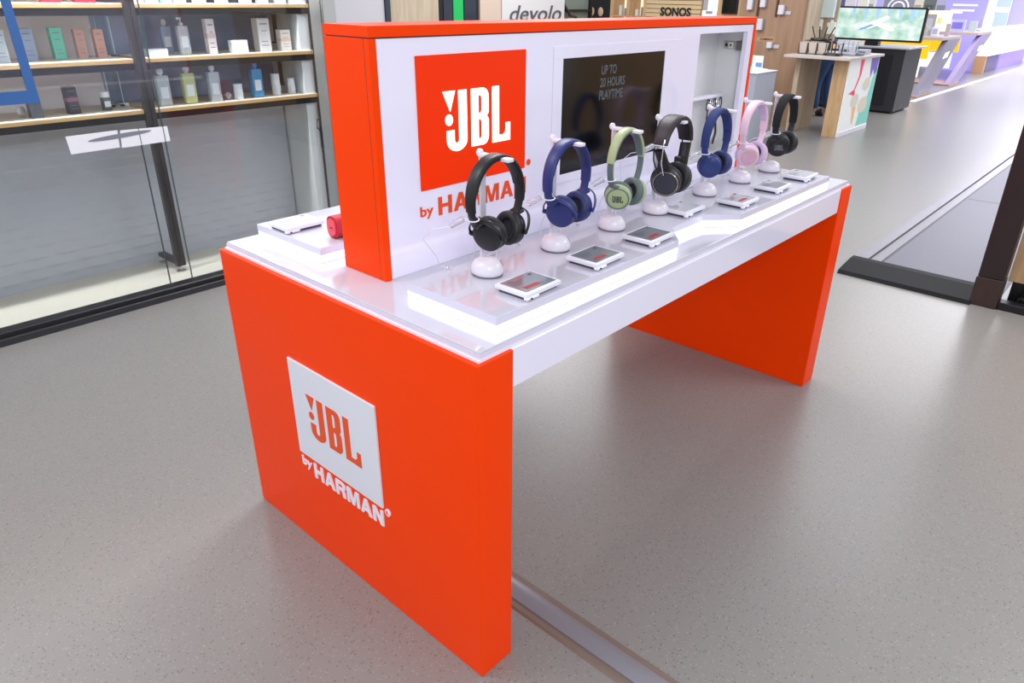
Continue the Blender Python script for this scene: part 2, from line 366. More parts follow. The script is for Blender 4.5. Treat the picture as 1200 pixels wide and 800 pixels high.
# products on the shelves ---------------------------------------------------
def carton(label, x, y, z, w, h, d, c, rz=0.0, band=None, group='cosmetics cartons and bottles on the window shelves', mark=(120, 110, 130)):
    t = thing('carton', label, 'box', (x, y, z), rz, group)
    B('carton_body', mat('card_%d_%d_%d' % c, c, 0.5), t, -w/2, w/2, -d/2, d/2, 0, h, 0.0015)
    if h > 0.1:
        MB().box(-w*0.3, w*0.3, -d/2-0.0006, -d/2+0.001, h*0.82, h*0.85).box(-w*0.22, w*0.22, -d/2-0.0006, -d/2+0.001, h*0.62, h*0.64).box(-w*0.3, w*0.25, -d/2-0.0006, -d/2+0.001, h*0.30, h*0.32).box(-w*0.3, w*0.3, -d/2-0.0006, -d/2+0.001, h*0.18, h*0.20).build('printed_lines', mat('print_%d' % mark[0], mark, 0.6), t)['kind'] = 'stuff'
    if band: B('band', mat('band_%d_%d_%d' % band, band, 0.5), t, -w/2-0.0006, w/2+0.0006, -d/2-0.0006, d/2+0.0006, h*0.45, h*0.6)
    return t
S2, S3, S1 = 1.237, 0.972, 1.51
carton('pale blue carton at the left picture edge on the middle shelf', 0.208, 3.53, S2, 0.05, 0.152, 0.05, (176, 190, 204))
carton('grey-blue upright carton half behind the blue frame strip', 0.345, 3.59, S2, 0.06, 0.154, 0.05, (150, 168, 196))
carton('mint green upright carton on the middle shelf', 0.489, 3.617, S2, 0.056, 0.154, 0.045, (98, 205, 178))
carton('left one of two pinkish-brown cartons on the middle shelf', 0.596, 3.606, S2, 0.046, 0.144, 0.04, (198, 152, 138))
carton('right one of two pinkish-brown cartons, nearest the black post', 0.691, 3.606, S2, 0.048, 0.142, 0.04, (204, 156, 138))
carton('low white carton lying beside the black post on the middle shelf', 0.94, 3.50, S2, 0.115, 0.040, 0.05, (228, 232, 238))
carton('slim white and pink carton leaning among the middle-shelf bottles', 1.267, 3.50, S2, 0.05, 0.19, 0.045, (234, 224, 226), 0, (214, 190, 190))
carton('wide low white carton in the middle of the middle shelf', 1.42, 3.47, S2, 0.095, 0.072, 0.06, (236, 236, 238))
carton('tall white carton on the middle shelf towards the right', 1.605, 3.51, S2, 0.08, 0.190, 0.07, (226, 226, 228))
carton('short white and peach carton at the right end of the middle shelf', 1.748, 3.50, S2, 0.07, 0.122, 0.055, (232, 226, 222), 0, (226, 196, 176))
carton('dark grey square carton behind the blue frame corner on the lowest shelf', 0.275, 3.49, S3, 0.055, 0.075, 0.05, (92, 98, 108))
carton('black upright carton with a pink stripe on the lowest shelf', 0.458, 3.51, S3, 0.055, 0.138, 0.045, (62, 62, 72), 0.1, (150, 96, 120))
for i, (x, wd, c) in enumerate([(0.60, 0.12, (190, 40, 60)), (0.72, 0.03, (190, 40, 60))][:1]):
    carton('crimson carton on the top shelf left of the post, cut by the picture edge', 0.50, 3.6, S1, 0.09, 0.1, 0.05, c)
carton('darker crimson long carton on the top shelf nearest the post', 0.66, 3.6, S1, 0.10, 0.1, 0.05, (168, 38, 60))
tops = [(0.885, (232, 232, 236)), (0.965, (206, 214, 224)), (1.04, (130, 200, 205)), (1.12, (226, 224, 228)), (1.235, (236, 234, 232)), (1.37, (222, 226, 234)), (1.52, (214, 196, 200)), (1.63, (228, 230, 234)), (1.75, (216, 220, 226))]
names = ['first', 'second', 'third', 'fourth', 'fifth', 'sixth', 'seventh', 'eighth', 'last']
for i, (x, c) in enumerate(tops):
    carton('%s carton right of the black post on the top shelf' % names[i], x, 3.50, S1, 0.06, 0.11, 0.05, c)

def bottle(label, x, y, z, w, h, c, kind='cap', glassy=True, cat='bottle', capc=(225, 232, 240), nm='bottle'):
    t = thing(nm, label, cat, (x, y, z), 0, 'cosmetics cartons and bottles on the window shelves')
    m = mat('liquid_%d_%d_%d' % c, c, 0.08 if glassy else 0.3, coat=0.4 if glassy else 0.1, trans=0.35 if glassy else 0)
    cm = mat('cap_%d_%d_%d' % capc, capc, 0.15, coat=0.3)
    if kind == 'cap':
        MB().box(-w/2, w/2, -w*0.32, w*0.32, 0, h*0.8, w*0.09, 2).build('bottle_body', m, t, True)
        MB().lathe([(w*0.14, h*0.8), (w*0.14, h*0.83), (w*0.24, h*0.84), (w*0.26, h*0.9), (w*0.24, h*0.96), (w*0.12, h)], 16).build('cap', cm, t, True)
    elif kind == 'pump':
        MB().box(-w/2, w/2, -w*0.32, w*0.32, 0, h*0.78, w*0.09, 2).build('bottle_body', m, t, True)
        MB().lathe([(w*0.2, h*0.78), (w*0.2, h*0.86), (w*0.08, h*0.87), (w*0.08, h*0.93)], 14).box(-w*0.35, w*0.1, -w*0.1, w*0.1, h*0.93, h, w*0.03).build('pump', cm, t, True)
    else:
        MB().lathe([(w*0.46, 0), (w*0.5, h*0.03), (w*0.5, h*0.66), (w*0.45, h*0.7)], 20).build('jar_body', m, t, True)
        MB().lathe([(w*0.5, h*0.7), (w*0.5, h*0.97), (w*0.46, h)], 20).build('lid', cm, t, True)
    B('bottle_label', mat('label_pale', (214, 222, 228), 0.5), t, -w*0.3, w*0.3, -w*(0.326 if kind != 'jar' else 0.51), -w*0.30, h*0.2, h*0.5)
bottle('pale blue capped bottle at the back of the middle shelf', 1.08, 3.66, S2, 0.055, 0.186, (170, 188, 220))
bottle('clear pump bottle on the middle shelf', 1.115, 3.517, S2, 0.06, 0.200, (212, 220, 226), 'pump')
bottle('clear square bottle on the lowest shelf just right of the post', 0.93, 3.48, S3, 0.07, 0.208, (206, 218, 224))
bottle('pale yellow square bottle on the lowest shelf', 1.08, 3.48, S3, 0.07, 0.213, (226, 232, 160))
bottle('clear square bottle between the yellow and the blue one', 1.223, 3.46, S3, 0.067, 0.212, (204, 216, 222))
bottle('bright blue square bottle on the lowest shelf', 1.503, 3.47, S3, 0.07, 0.212, (70, 165, 226), capc=(90, 150, 220))
bottle('small white carton-like jar left of the blue bottle', 1.376, 3.47, S3, 0.055, 0.090, (228, 230, 234), 'jar', False, 'jar', nm='jar')
bottle('round white bottle right of the blue bottle', 1.653, 3.50, S3, 0.055, 0.130, (226, 228, 232), 'jar', False)
bottle('smallest white jar at the right end of the lowest shelf', 1.768, 3.51, S3, 0.05, 0.096, (220, 222, 228), 'jar', False, 'jar', nm='jar')
bottle('dark grey jar with white lid on the lowest shelf', 0.629, 3.52, S3, 0.05, 0.098, (88, 90, 98), 'jar', False, 'jar', (232, 232, 236), nm='jar')
t = thing('glass_ball_ornament', 'small clear ball beside the clear bottle on the lowest shelf', 'ornament', (1.306, 3.47, S3))
MB().lathe([(0.012, 0), (0.008, 0.006), (0.017, 0.016), (0.022, 0.028), (0.017, 0.042), (0.006, 0.048)], 16).build('ball', CLEAR, t, True)
t = thing('round_mirror', 'tiny round mirror on a foot at the left of the lowest shelf', 'mirror', (0.225, 3.54, S3))
MB().lathe([(0.014, 0), (0.012, 0.003), (0.003, 0.005), (0.003, 0.015)], 12).build('foot', STEEL, t, True)
MB().lathe([(0.020, -0.002), (0.021, 0), (0.020, 0.002)], 20, Matrix.Translation((0, 0, 0.033)) @ Matrix.Rotation(PI/2, 4, 'X')).build('disc', STEEL, t, True)
for z, x, nm in ((S2, 0.775-0.03, 'middle'), (S3, 0.735, 'lowest')):
    t = thing('glass_divider', 'clear glass divider with black clips beside the post on the %s shelf' % nm, 'divider', (x, 3.62, z))
    B('glass_sheet', glass_mat('divider_glass'+nm, (0.85, 0.93, 0.93), 1.6), t, -0.05, 0.022, -0.002, 0.002, 0.008, 0.205)
    for q in (-0.05, 0.022): B('sheet_edge', GLASSEDGE_L, t, q-0.002, q+0.002, -0.003, 0.003, 0.008, 0.205)
    for q in (-0.04, 0.012): B('clip', BLACK, t, q-0.011, q+0.011, -0.01, 0.01, 0, 0.01, 0.002)
# blue film, white sheets and a grey oval on the glass
BLUEF = mat('blue_film', (44, 92, 152), 0.4)
def pglass(x, z): return (x, z)
FG = frame((0, 3.0775, 0), (1, 0, 0), (0, 0, 1))
o = MB().poly([(0.144, 1.60), (0.183, 1.60), (0.196, 1.094), (-0.12, 1.094), (-0.12, 1.150), (0.154, 1.150)], FG, 0.0015).build('blue_frame_sticker', BLUEF)
tag(o, 'blue corner frame film stuck on the display window glass', 'sticker')
WHITEFILM = glass_mat('white_translucent_film', (0.9, 0.9, 0.92), 1.0, 0.1, 0.82)
for i, (pts, lb) in enumerate([([(0.262, 0.930), (0.500, 0.933), (0.494, 0.848), (0.268, 0.844)], 'left white translucent sheet on the window glass'),
                  ([(0.512, 0.930), (0.748, 0.925), (0.750, 0.848), (0.504, 0.844)], 'right white translucent sheet on the window glass')]):
    tag(MB().poly(pts, FG, 0.0015).build('white_sheet', WHITEFILM), lb, 'notice', 'white sheets on the window')  # pale shapes on the glass, built as thin translucent sheets
o = MB().poly(arc(0.51, 0.906, 0.155, 0.011, 0, 345, 23), frame((0, 3.0755, 0), (0.998, 0, 0.055), (-0.055, 0, 0.998)), 0.001)
o = o.build('grey_oval', mat('grey_film', (120, 124, 134), 0.3)); o.location.z = 0.0; o.location.x = 0.05; o.location.z = -0.028
tag(o, 'long thin grey oval across both white sheets', 'sticker')

# ---- right: threshold, rail, frame post
o = MB().poly([(3.65, 0.0), (3.67, 0.022), (3.87, 0.05), (3.93, 0.05), (3.93, 0.0)], frame((0, 0.43, 0), (1, 0, 0), (0, 0, 1)), 0.76).build('threshold_ramp', mat('dark_threshold_metal', (20, 20, 24), 0.55, 0.0, var=0.2, scale=10, ior=1.25))
o.name = 'trim_3'; tag(o, kind='structure')
o = thing('trim_4', None, None, (0, 0, 0), kind='structure')
B('track_rail', mat('track_steel', (140, 136, 146), 0.38, 0.4, var=0.12, scale=5), o, 3.93, 26, 0.36, 0.44, 0, 0.02, 0.003)
B('track_base', mat('track_base', (128, 124, 132), 0.35, 0.5), o, 3.93, 26, 0.29, 0.36, 0, 0.006)
B('track_groove', BLACKM, o, 3.93, 26, 0.275, 0.29, 0, 0.004)
tag(B('floor_inset', FLOORIN, None, 3.93, 26, -0.44, 0.275, 0, 0.003), kind='structure')
tag(B('trim_5', mat('inset_seam', (120, 118, 130), 0.5), None, 6.38, 6.40, -0.44, 0.26, 0.003, 0.0045), kind='structure')
DBR = mat('dark_brown_frame', (44, 36, 38), 0.35, 0.2, var=0.25, scale=6)
o = thing('door_1', None, None, kind='structure')
B('door_post', DBR, o, 3.68, 3.79, -0.455, -0.325, 0.17, 2.8, 0.004)
B('post_shoe', mat('brown_shoe', (66, 52, 50), 0.3, 0.3, var=0.2), o, 3.675, 3.795, -0.458, -0.32, 0, 0.17, 0.003)
B('door_rail', BLACKM, o, 3.69, 3.76, -2.2, -0.458, 0, 0.045, 0.004)
o = thing('oak_cabinet', 'oak cabinet on black feet behind the dark frame post at right', 'cabinet', (4.16, -1.18, 0))
B('cabinet_body', OAK, o, -0.35, 0.35, -0.7, 0.72, 0.14, 1.35, 0.003)
B('plinth', BLACK, o, -0.30, 0.3, -0.65, 0.70, 0.0, 0.14)
B('recess_dark_strip', BLACK, o, -0.39, -0.30, -0.65, 0.70, 0.0, 0.012)  # black strip added to darken the floor under the cabinet front
for yy in (-0.6, 0.62): MB().lathe([(0.03, 0.02), (0.03, 0.05), (0.015, 0.06), (0.015, 0.14)], 12, Matrix.Translation((-0.335, yy, 0))).build('foot', BLACK, o, True)

# ---- cable duct on the floor
pr = [(0.218, 0.0), (0.224, 0.006), (0.236, 0.007), (0.242, 0.010), (0.262, 0.016), (0.285, 0.016), (0.302, 0.010), (0.307, 0.007), (0.320, 0.006), (0.326, 0.0)]
duct = thing('cable_duct', 'grey rounded floor cable duct running out from under the table', 'cable cover')
MB().poly(pr[3:7]+[(0.302, 0.001), (0.242, 0.001)], frame((0, 0.70, 0), (1, 0, 0), (0, 0, 1)), 2.6).build('duct_cover', mat('duct_grey', (142, 142, 150), 0.3, 0.3, var=0.06, scale=3), duct, True, 50)
MB().poly([(0.218, 0.0003), (0.224, 0.006), (0.242, 0.0065), (0.242, 0.0003)], frame((0, 0.70, 0), (1, 0, 0), (0, 0, 1)), 2.6).poly([(0.302, 0.0003), (0.302, 0.0065), (0.320, 0.006), (0.326, 0.0003)], frame((0, 0.70, 0), (1, 0, 0), (0, 0, 1)), 2.6).build('duct_edge', mat('duct_edge_brown', (128, 112, 102), 0.4, 0.2), duct)

# ================================================================== DISPLAY TABLE
D, L, T, H = 1.0635, 2.154, 0.1085, 0.90
tab = thing('display_table', 'long white product table on two orange slab legs with orange-framed header box', 'table')
FEND = frame((0, 0, 0), (0, -1, 0), (0, 0, 1))            # local x -> -y, faces -x
FTW = lambda y: frame((0, y, 0), (1, 0, 0), (0, 0, 1))    # faces -y
ep = MB().box(0, T, 0, D, 0, H, 0.0015).build('end_panel', ORANGE, tab)
ep2 = MB().box(L-T, L, 0, D, 0, H, 0.0015).build('end_panel', ORANGE, tab)
PF = frame((-0.012, 0, 0), (0, -1, 0), (0, 0, 1))
MB().box(-0.006, 0, 0.361, 0.753, 0.345, 0.659, 0.001, 1).build('logo_plate', PLATE, ep)
EF = frame((-0.0055, 0, 0), (0, -1, 0), (0, 0, 1))
emblem(EF, -0.678, -0.437, 0.437, 0.572, 0.0016, ORANGE_T, ep)
TF = frame((0.0, 0, 0), (0, -1, 0), (0, 0, 1))
text_mesh('raised_letter', 'by', TF, -0.752, -0.702, 0.290, 0.330, 0.003, WHITEM, ep, 0.018)
heavy_text('raised_letter', 'HARMAN', TF, -0.690, -0.366, 0.279, 0.330, 0.0035, WHITEM, ep)
MB().lathe([(0.011, 0), (0.011, 0.0035)], 20, frame((0, 0.345, 0.338), (0, -1, 0), (0, 0, 1))).build('registered_mark', WHITEM, ep)
text_mesh('mark_letter', 'R', frame((-0.0034, 0, 0), (0, -1, 0), (0, 0, 1)), -0.350, -0.340, 0.332, 0.344, 0.001, ORANGE_T, ep, 0.01)

B('apron', WHITE, tab, T, L-T, 0.004, 0.024, 0.805, H, 0.001)
B('apron', WHITE, tab, T, L-T, D-0.024, D-0.004, 0.805, H, 0.001)
B('underside', WHITEM, tab, T, L-T, 0.024, D-0.024, 0.865, 0.89)
B('tabletop', WHITEM, tab, 0.012, L-0.012, 0.008, D-0.012, H, H+0.006)
B('acrylic_top', WHITET, tab, 0.018, 2.125, 0.0115, D-0.016, H+0.006, 0.922, 0.002, 2)
B('acrylic_edge', ACR, tab, 0.0165, 2.1262, 0.0105, D-0.015, H+0.0062, 0.917)
# raised platforms with light strips
def platform(out, parent):
    def ins(d):   # shrink outline by d toward centre of its bounding box, good enough for a thin reveal
        cx = sum(p[0] for p in out)/len(out); cy = sum(p[1] for p in out)/len(out)
        x0, x1 = min(p[0] for p in out), max(p[0] for p in out); y0, y1 = min(p[1] for p in out), max(p[1] for p in out)
        return [(x+(d if x < x0+1e-6 else -d if x > x1-1e-6 else 0), y+(-d if y > y1-1e-6 else d)) for x, y in out]
    Z = lambda z: frame((0, 0, z), (1, 0, 0), (0, 1, 0))
    pb = MB().poly(ins(0.003), Z(0.922), 0.003).build('platform_base', WHITEM, parent)
    MB().poly(ins(0.001), Z(0.925), 0.020).build('light_strip', LED, pb)
    MB().poly(out, Z(0.945), 0.019).build('platform_slab', ACR, pb)
    MB().poly(ins(0.002), Z(0.9635), 0.0015).build('platform_top', WHITET, pb)
platform([(0.10, 0.042), (0.835, 0.036), (0.93, 0.115), (1.12, 0.115), (1.215, 0.032), (1.95, 0.028), (1.95, 0.335), (0.10, 0.335)], tab)
platform([(0.10, 0.69), (1.95, 0.69), (1.95, 1.012), (0.10, 1.012)], tab)
PT = 0.965
# header box
TX0, TX1, TY0, TY1, TZ = 0.1335, 2.0456, 0.4593, 0.6301, 1.5168
tw = B('header_box_top', ORANGE, tab, TX0, TX1, TY0, TY1, TZ-0.024, TZ, 0.001)
B('header_side', ORANGE, tab, TX0, TX0+0.021, TY0, TY1, 0.9225, TZ-0.0265, 0.001)
B('header_side', ORANGE, tab, TX1-0.016, TX1, TY0, TY1, 0.9225, TZ-0.0265, 0.001)
B('header_back', WHITE, tab, TX0+0.021, TX1-0.016, TY1-0.02, TY1-0.006, 0.9225, TZ-0.0245)
fy = TY0+0.004; ox0, ox1, oz0, oz1 = 1.605, 1.985, 0.99, 1.465
fp = MB().box(TX0+0.021, ox0, fy, fy+0.018, 0.9225, TZ-0.0245).box(ox0, ox1, fy, fy+0.018, 0.9225, oz0).box(ox0, ox1, fy, fy+0.018, oz1, TZ-0.0245).box(ox1, TX1-0.016, fy, fy+0.018, 0.9225, TZ-0.0245).build('header_front', WHITE, tab)
B('edge_joint', SHADOWGAP, tab, TX0-0.0002, TX0+0.002, TY0+0.0175, TY0+0.0185, 0.925, TZ-0.0265)
B('header_gap', SHADOWGAP, tab, TX0+0.002, TX1-0.002, TY0+0.003, TY1-0.007, TZ-0.027, TZ-0.0235)
inn = MB().box(1.56, 1.566, fy+0.018, TY1-0.02, 0.98, 1.48).box(2.018, 2.0285, fy+0.018, TY1-0.02, 0.98, 1.48).box(1.56, 2.02, fy+0.018, TY1-0.02, 0.985, 0.99).box(1.56, 2.02, fy+0.018, TY1-0.02, 1.475, 1.48).box(1.56, 2.02, TY1-0.026, TY1-0.0205, 0.98, 1.48).build('cabinet_lining', mat('lining_white', (226, 226, 226), 0.35), tab)
# lock bracket + rail + cables inside
lk = MB().box(2.010, 2.0178, 0.485, 0.575, 1.395, 1.425, 0.002).build('lock_bracket', STEEL, tab)
MB().box(1.996, 2.010, 0.487, 0.515, 1.392, 1.428, 0.003).build('lock_body', mat('lock_grey', (120, 120, 112), 0.4, 0.7), lk)
MB().box(2.004, 2.0105, 0.528, 0.552, 1.398, 1.422, 0.004, 2).build('latch', mat('latch_white', (214, 212, 206), 0.3), lk)
MB().box(2.007, 2.0105, 0.558, 0.566, 1.404, 1.416).box(2.003, 2.0105, 0.537, 0.543, 1.406, 1.414).build('latch_hole', BLACK, lk)
rl = MB().box(1.59, 2.018, 0.545, 0.575, 1.208, 1.222, 0.003).build('hook_rail', WHITEM, tab)
for k in range(5):
    x = 1.87+0.026*k; m_ = MB(); m_.tube([(x+0.012*math.cos(a*0.6), 0.54, 1.185+0.024*math.sin(a*0.6)) for a in range(11)], 0.0025, 6, True)
    m_.build('hook_ring', CHROME if k % 2 else BLACK, rl, True)
    m_ = MB().tube([(x, 0.54, 1.16), (x-0.008, 0.535, 1.12), (x+0.006, 0.535, 1.07), (x, 0.54, 1.02+0.01*(k % 3))], 0.004 if k % 2 else 0.003, 6)
    m_.build('hanging_cable', BLACK if k in (0, 3) else CABLE, rl, True)
# orange backlit logo panel
lg = MB().box(0.265, 0.655, fy-0.004, fy+0.001, 1.130, 1.450, 0.0008).build('logo_panel', ORANGE_E, tab)
LF = FTW(fy-0.004); emblem(LF, 0.345, 0.590, 1.219, 1.364, 0.0015, LETTER_E, lg)
text_mesh('flat_letter', 'by', FTW(fy), 0.259, 0.303, 1.055, 1.090, 0.002, ORANGE_T, tab, 0.015)
heavy_text('flat_letter', 'HARMAN', FTW(fy), 0.321, 0.662, 1.056, 1.104, 0.002, ORANGE_T, tab)
MB().lathe([(0.009, 0), (0.009, 0.0015)], 20, FTW(fy) @ Matrix.Translation((0.674, 1.143, 0))).build('registered_mark', ORANGE_T, tab)
# screen in its frame
sf = MB()
for (a, b, c, d) in ((0.775, 1.470, 1.418, 1.452), (0.775, 1.470, 1.055, 1.082), (0.775, 0.818, 1.082, 1.418), (1.372, 1.470, 1.082, 1.418)): sf.box(a, b, fy-0.003, fy, c, d, 0.0008)
sf = sf.build('screen_frame', WHITE, tab)
B('screen', SCREEN_OFF, sf, 0.818, 1.372, fy-0.001, fy+0.001, 1.082, 1.418)
SF = FTW(fy-0.001)
text_mesh('screen_text', 'UP TO', SF, 1.010, 1.090, 1.362, 1.390, 0.0004, SCRTEXT, sf, 0.02)
text_mesh('screen_text', '20 HOURS', SF, 1.006, 1.140, 1.325, 1.353, 0.0004, SCRTEXT, sf, 0.02)
text_mesh('screen_text', 'PLAYTIME', SF, 1.004, 1.132, 1.287, 1.316, 0.0004, SCRTEXT, sf, 0.02)

# ================================================================== STANDS
def make_stand(label, loc):
    t = thing('headphone_stand', label, 'stand', loc, 0, 'white headphone stands along the table')
    prof = [(0.035, 0.0), (0.0355, 0.003), (0.0340, 0.0035), (0.0365, 0.005), (0.0372, 0.012), (0.0355, 0.024), (0.030, 0.034), (0.020, 0.040), (0.008, 0.0425)]
    bs = MB().lathe(prof, 28, None, 1.0, 1.12).build('base', STANDW, t, True, 60)
    MB().lathe([(0.0355, 0.0), (0.0365, 0.0005), (0.0365, 0.0030), (0.0355, 0.0034)], 28, None, 1.0, 1.12).build('base_ring', mat('base_ring_grey', (110, 108, 118), 0.4), bs, True)
    m_ = Matrix.Scale(1.06, 4, (0, 1, 0)) @ Matrix.Rotation(math.radians(-49), 4, 'Z') @ Matrix.Translation((0.0335, 0, 0.0285)) @ Matrix.Rotation(math.radians(-29), 4, 'Y')
    MB().box(-0.0015, 0.0012, -0.0016, 0.0016, -0.0075, 0.0075, 0.0006, 1, m_).build('slot', BLACK, bs)
    MB().box(-0.009, 0.009, 0.010, 0.016, 0.036, 0.290, 0.001).build('post', mat('satin_post', (226, 224, 234), 0.16, 0.25), t)
    MB().box(-0.006, 0.006, 0.013, 0.017, 0.10, 0.284, 0.0008).build('post_insert', mat('post_insert_pink', (214, 196, 204), 0.3, 0.3), t)
    MB().box(-0.010, 0.010, -0.078, 0.018, 0.282, 0.291, 0.0025, 2).build('crossbar', STANDW, t, True)
    MB().lathe([(0.006, -0.006), (0.009, -0.003), (0.009, 0.003), (0.006, 0.006)], 14, Matrix.Translation((0, 0.020, 0.291)) @ Matrix.Rotation(PI/2, 4, 'X')).build('knob', STANDW, t, True)
    return t
HX = [0.262, 0.523, 0.783, 1.030, 1.305, 1.558, 1.809]
who = ['black wireless headphones nearest the camera', 'navy blue headphones', 'sage green headphones', 'large dark padded headphones', 'denim blue fabric headphones', 'pale pink headphones', 'black headphones at the far end']
for x, wname, dx in zip(HX, who, (0, 0, 0, -0.01, 0.03, 0.043, 0.043)):
    s = make_stand('white domed stand under the %s' % wname, (x+0.010+dx, 0.238, PT))

# ================================================================== HEADPHONES
def headphones(label, x, rz, P):
    """local: ears along X, front -Y, z=0 at platform top"""
    t = thing('headphones', label, 'headphones', (x, 0.198, PT), rz, 'headphones on stands')
    zc, a, b = P.get('zc', 0.199), P.get('a', 0.081), P.get('b', 0.094)
    W, TH = P.get('w', 0.035), P.get('th', 0.011)
    phi1 = P.get('phi1', 102); phi2 = P.get('phi2', 128)
    pt = lambda ph, k=0.0: ((a+k)*math.sin(math.radians(ph)), 0, zc+(b+k)*math.cos(math.radians(ph)))
    seg = lambda p0, p1, n, k=0.0: [pt(p0+(p1-p0)*i/n, k) for i in range(n+1)]
    band, cup, cush, pad = P['band'], P['cup'], P['cush'], P['pad']
    hb = MB().sweep(seg(-phi1, phi1, 44), (0, 1, 0), lambda s: W*(0.80+0.20*math.sin(PI*s)), TH, 12, False, 0.55).build('headband', band, t, True, 50)
    MB().sweep(seg(-phi1+P.get('padcut', 25), phi1-P.get('padcut', 25), 36, -TH*0.62), (0, 1, 0), lambda s: W*(0.74+0.18*math.sin(PI*s)), TH*P.get('padth', 0.7), 10, False, 0.7).build('inner_pad', pad, hb, True, 50)
    R = P.get('R', 0.038); cz = P.get('cz', 0.118); CXS = P.get('cx', (0.031, 0.047))
    for s in (-1, 1):
        arm = P['arm']; cx = CXS[0 if s < 0 else 1]
        if P.get('style') == 'rods':
            for q in (-0.016, 0.016):
                MB().tube([pt(s*58, 0.004)[0:1]+(q, pt(s*58)[2]), (s*(a+0.006), q, zc+0.02), (s*(a+0.004), q*0.8, zc-0.03), (s*(cx+0.026), q*0.6, cz+0.025)], 0.0022, 6).build('rod', CHROME if q < 0 else BLACK, t, True)
            MB().box(s*(cx+0.012)-0.010, s*(cx+0.012)+0.010, -0.017, 0.017, cz+0.020, cz+0.062, 0.004, 2).build('slider', arm, t, True)
        else:
            n0 = phi1-8
            MB().sweep([pt(s*(n0+(phi2-n0)*i/10)) for i in range(11)], (0, 1, 0), W*0.66, TH*0.62, 10, False, 0.55).build('slider', arm, t, True, 50)
        # cup frame of reference
        yawc = P.get('yaw', (14, -4))[0 if s < 0 else 1]; tilt = P.get('tilt', 12)
        C = Matrix.Translation((s*cx, P.get('cy', -0.006), cz)) @ Matrix.Rotation(math.radians(yawc), 4, 'Z') @ Matrix.Rotation(s*math.radians(tilt), 4, 'Y') @ Matrix.Rotation(s*PI/2, 4, 'Y')
        # in C, +Z is outward
        prof = P.get('prof') or [(R*0.2, 0.0165), (R*0.55, 0.016), (R*0.80, 0.0145), (R*0.92, 0.011), (R*0.96, 0.0105), (R*1.0, 0.006), (R*1.0, -0.002), (R*0.93, -0.004)]
        c = MB().lathe(list(reversed(prof)), 32, C).build('ear_cup', cup, t, True, 40)
        MB().lathe([(R*0.93, -0.003), (R*1.03, -0.005), (R*1.08, -0.011), (R*1.05, -0.019), (R*0.93, -0.024), (R*0.74, -0.024), (R*0.60, -0.019), (R*0.56, -0.010)], 32, C).build('ear_cushion', cush, t, True, 60)
        MB().lathe([(R*0.1, -0.0125), (R*0.58, -0.012)], 20, C, cap=True).build('speaker_mesh', mat('mesh_dark', (26, 26, 32), 0.8, bump=0.6, bscale=900), c)
        if P.get('disc'):
            MB().lathe([(R*0.70, 0.0150), (R*0.70, 0.0175), (R*0.62, 0.0185), (R*0.15, 0.0190)], 30, C).build('cup_disc', P['disc'], c, True, 50)
        if P.get('rim'):
            MB().sweep([(R*0.82*math.cos(2*PI*i/28), R*0.82*math.sin(2*PI*i/28), 0.0145) for i in range(28)], (0, 0, 1), 0.004, 0.0035, 6, True, 1, C).build('metal_rim', P['rim'], c, True)
        if P.get('yoke', True):
            cc = C @ Vector((0, 0, 0.004)); ow_ = (C.to_3x3() @ Vector((0, 0, 1))).normalized(); side = Vector((0, 0, 1)).cross(ow_).normalized()
            dr = (ow_*0.52+Vector((0, 0, 1))*0.85).normalized(); RR = R*1.17
            pts = [cc+side*RR*math.cos(math.radians(an))+dr*RR*1.22*math.sin(math.radians(an))+Vector((0, 0, -0.002)) for an in range(-8, 189, 8)]
            nrm_ = side.cross(dr).normalized()
            MB().sweep(pts, nrm_, lambda q: 0.006+0.006*math.sin(PI*min(1, max(0, q))), 0.0035, 8, False, 0.6).build('yoke', arm, t, True, 50)
            for q in (-1, 1): MB().lathe([(0.006, -0.006), (0.006, 0.004)], 12, Matrix.Translation(cc+side*q*R*1.08) @ Matrix.Rotation(PI/2, 4, 'X')).build('pivot', arm, t, True)
            top = cc+dr*RR*1.18; e = Vector(pt(s*(phi2-6)))
            MB().sweep([e, (e+top)/2+Vector((s*0.001, 0, 0)), top], (0, 1, 0), lambda q: W*(0.55+0.15*min(1, q)), TH*0.8, 8, False, 0.6).build('hinge', arm, t, True, 50)
        else:
            e = Vector(pt(s*(phi2-2))); upx = (C.to_3x3() @ Vector((1, 0, 0))).z
            top = C @ Vector(((R*0.82 if upx > 0 else -R*0.82), 0, 0.004))
            MB().sweep([e, (e+top)/2, top], (0, 1, 0), W*0.62, TH*0.9, 8, False, 0.6).build('hinge', arm, t, True, 50)
        if P.get('letters') and s < 0:
            up3 = C.to_3x3(); z = (up3 @ Vector((0, 0, 1))).normalized(); upw = (Vector((0, 0, 1))-z*z.z).normalized(); X = upw.cross(z).normalized()
            fr = frame(C @ Vector((0, 0, 0.0168 if not P.get('disc') else 0.0188)), X, upw)
            emblem(fr, -R*0.42, R*0.42, -R*0.26, R*0.24, 0.0012, P['letters'], c)
    # security ring, clip and tether
    ph = P.get('ring', -112); e = Vector(pt(ph)); tg = Vector(pt(ph+2))-Vector(pt(ph-2)); tg.normalize(); nrm = tg.cross(Vector((0, 1, 0)))
    ringpts = []
    for i in range(20):
        an = 2*PI*i/20; ringpts.append(e+Vector((0, 1, 0))*math.cos(an)*W*0.52+nrm*math.sin(an)*TH*0.95)
    rg = MB().tube(ringpts, 0.0017, 6, True).build('security_ring', CABLE, t, True)
    bx = e+Vector((-0.028, 0.022, -0.006))
    mt = Matrix.Translation(bx) @ Matrix.Rotation(math.radians(-35), 4, 'Z') @ Matrix.Rotation(math.radians(-25), 4, 'Y')
    MB().box(-0.018, 0.018, -0.009, 0.009, -0.006, 0.006, 0.003, 2, mt).build('security_tag', CLEAR, rg, True)
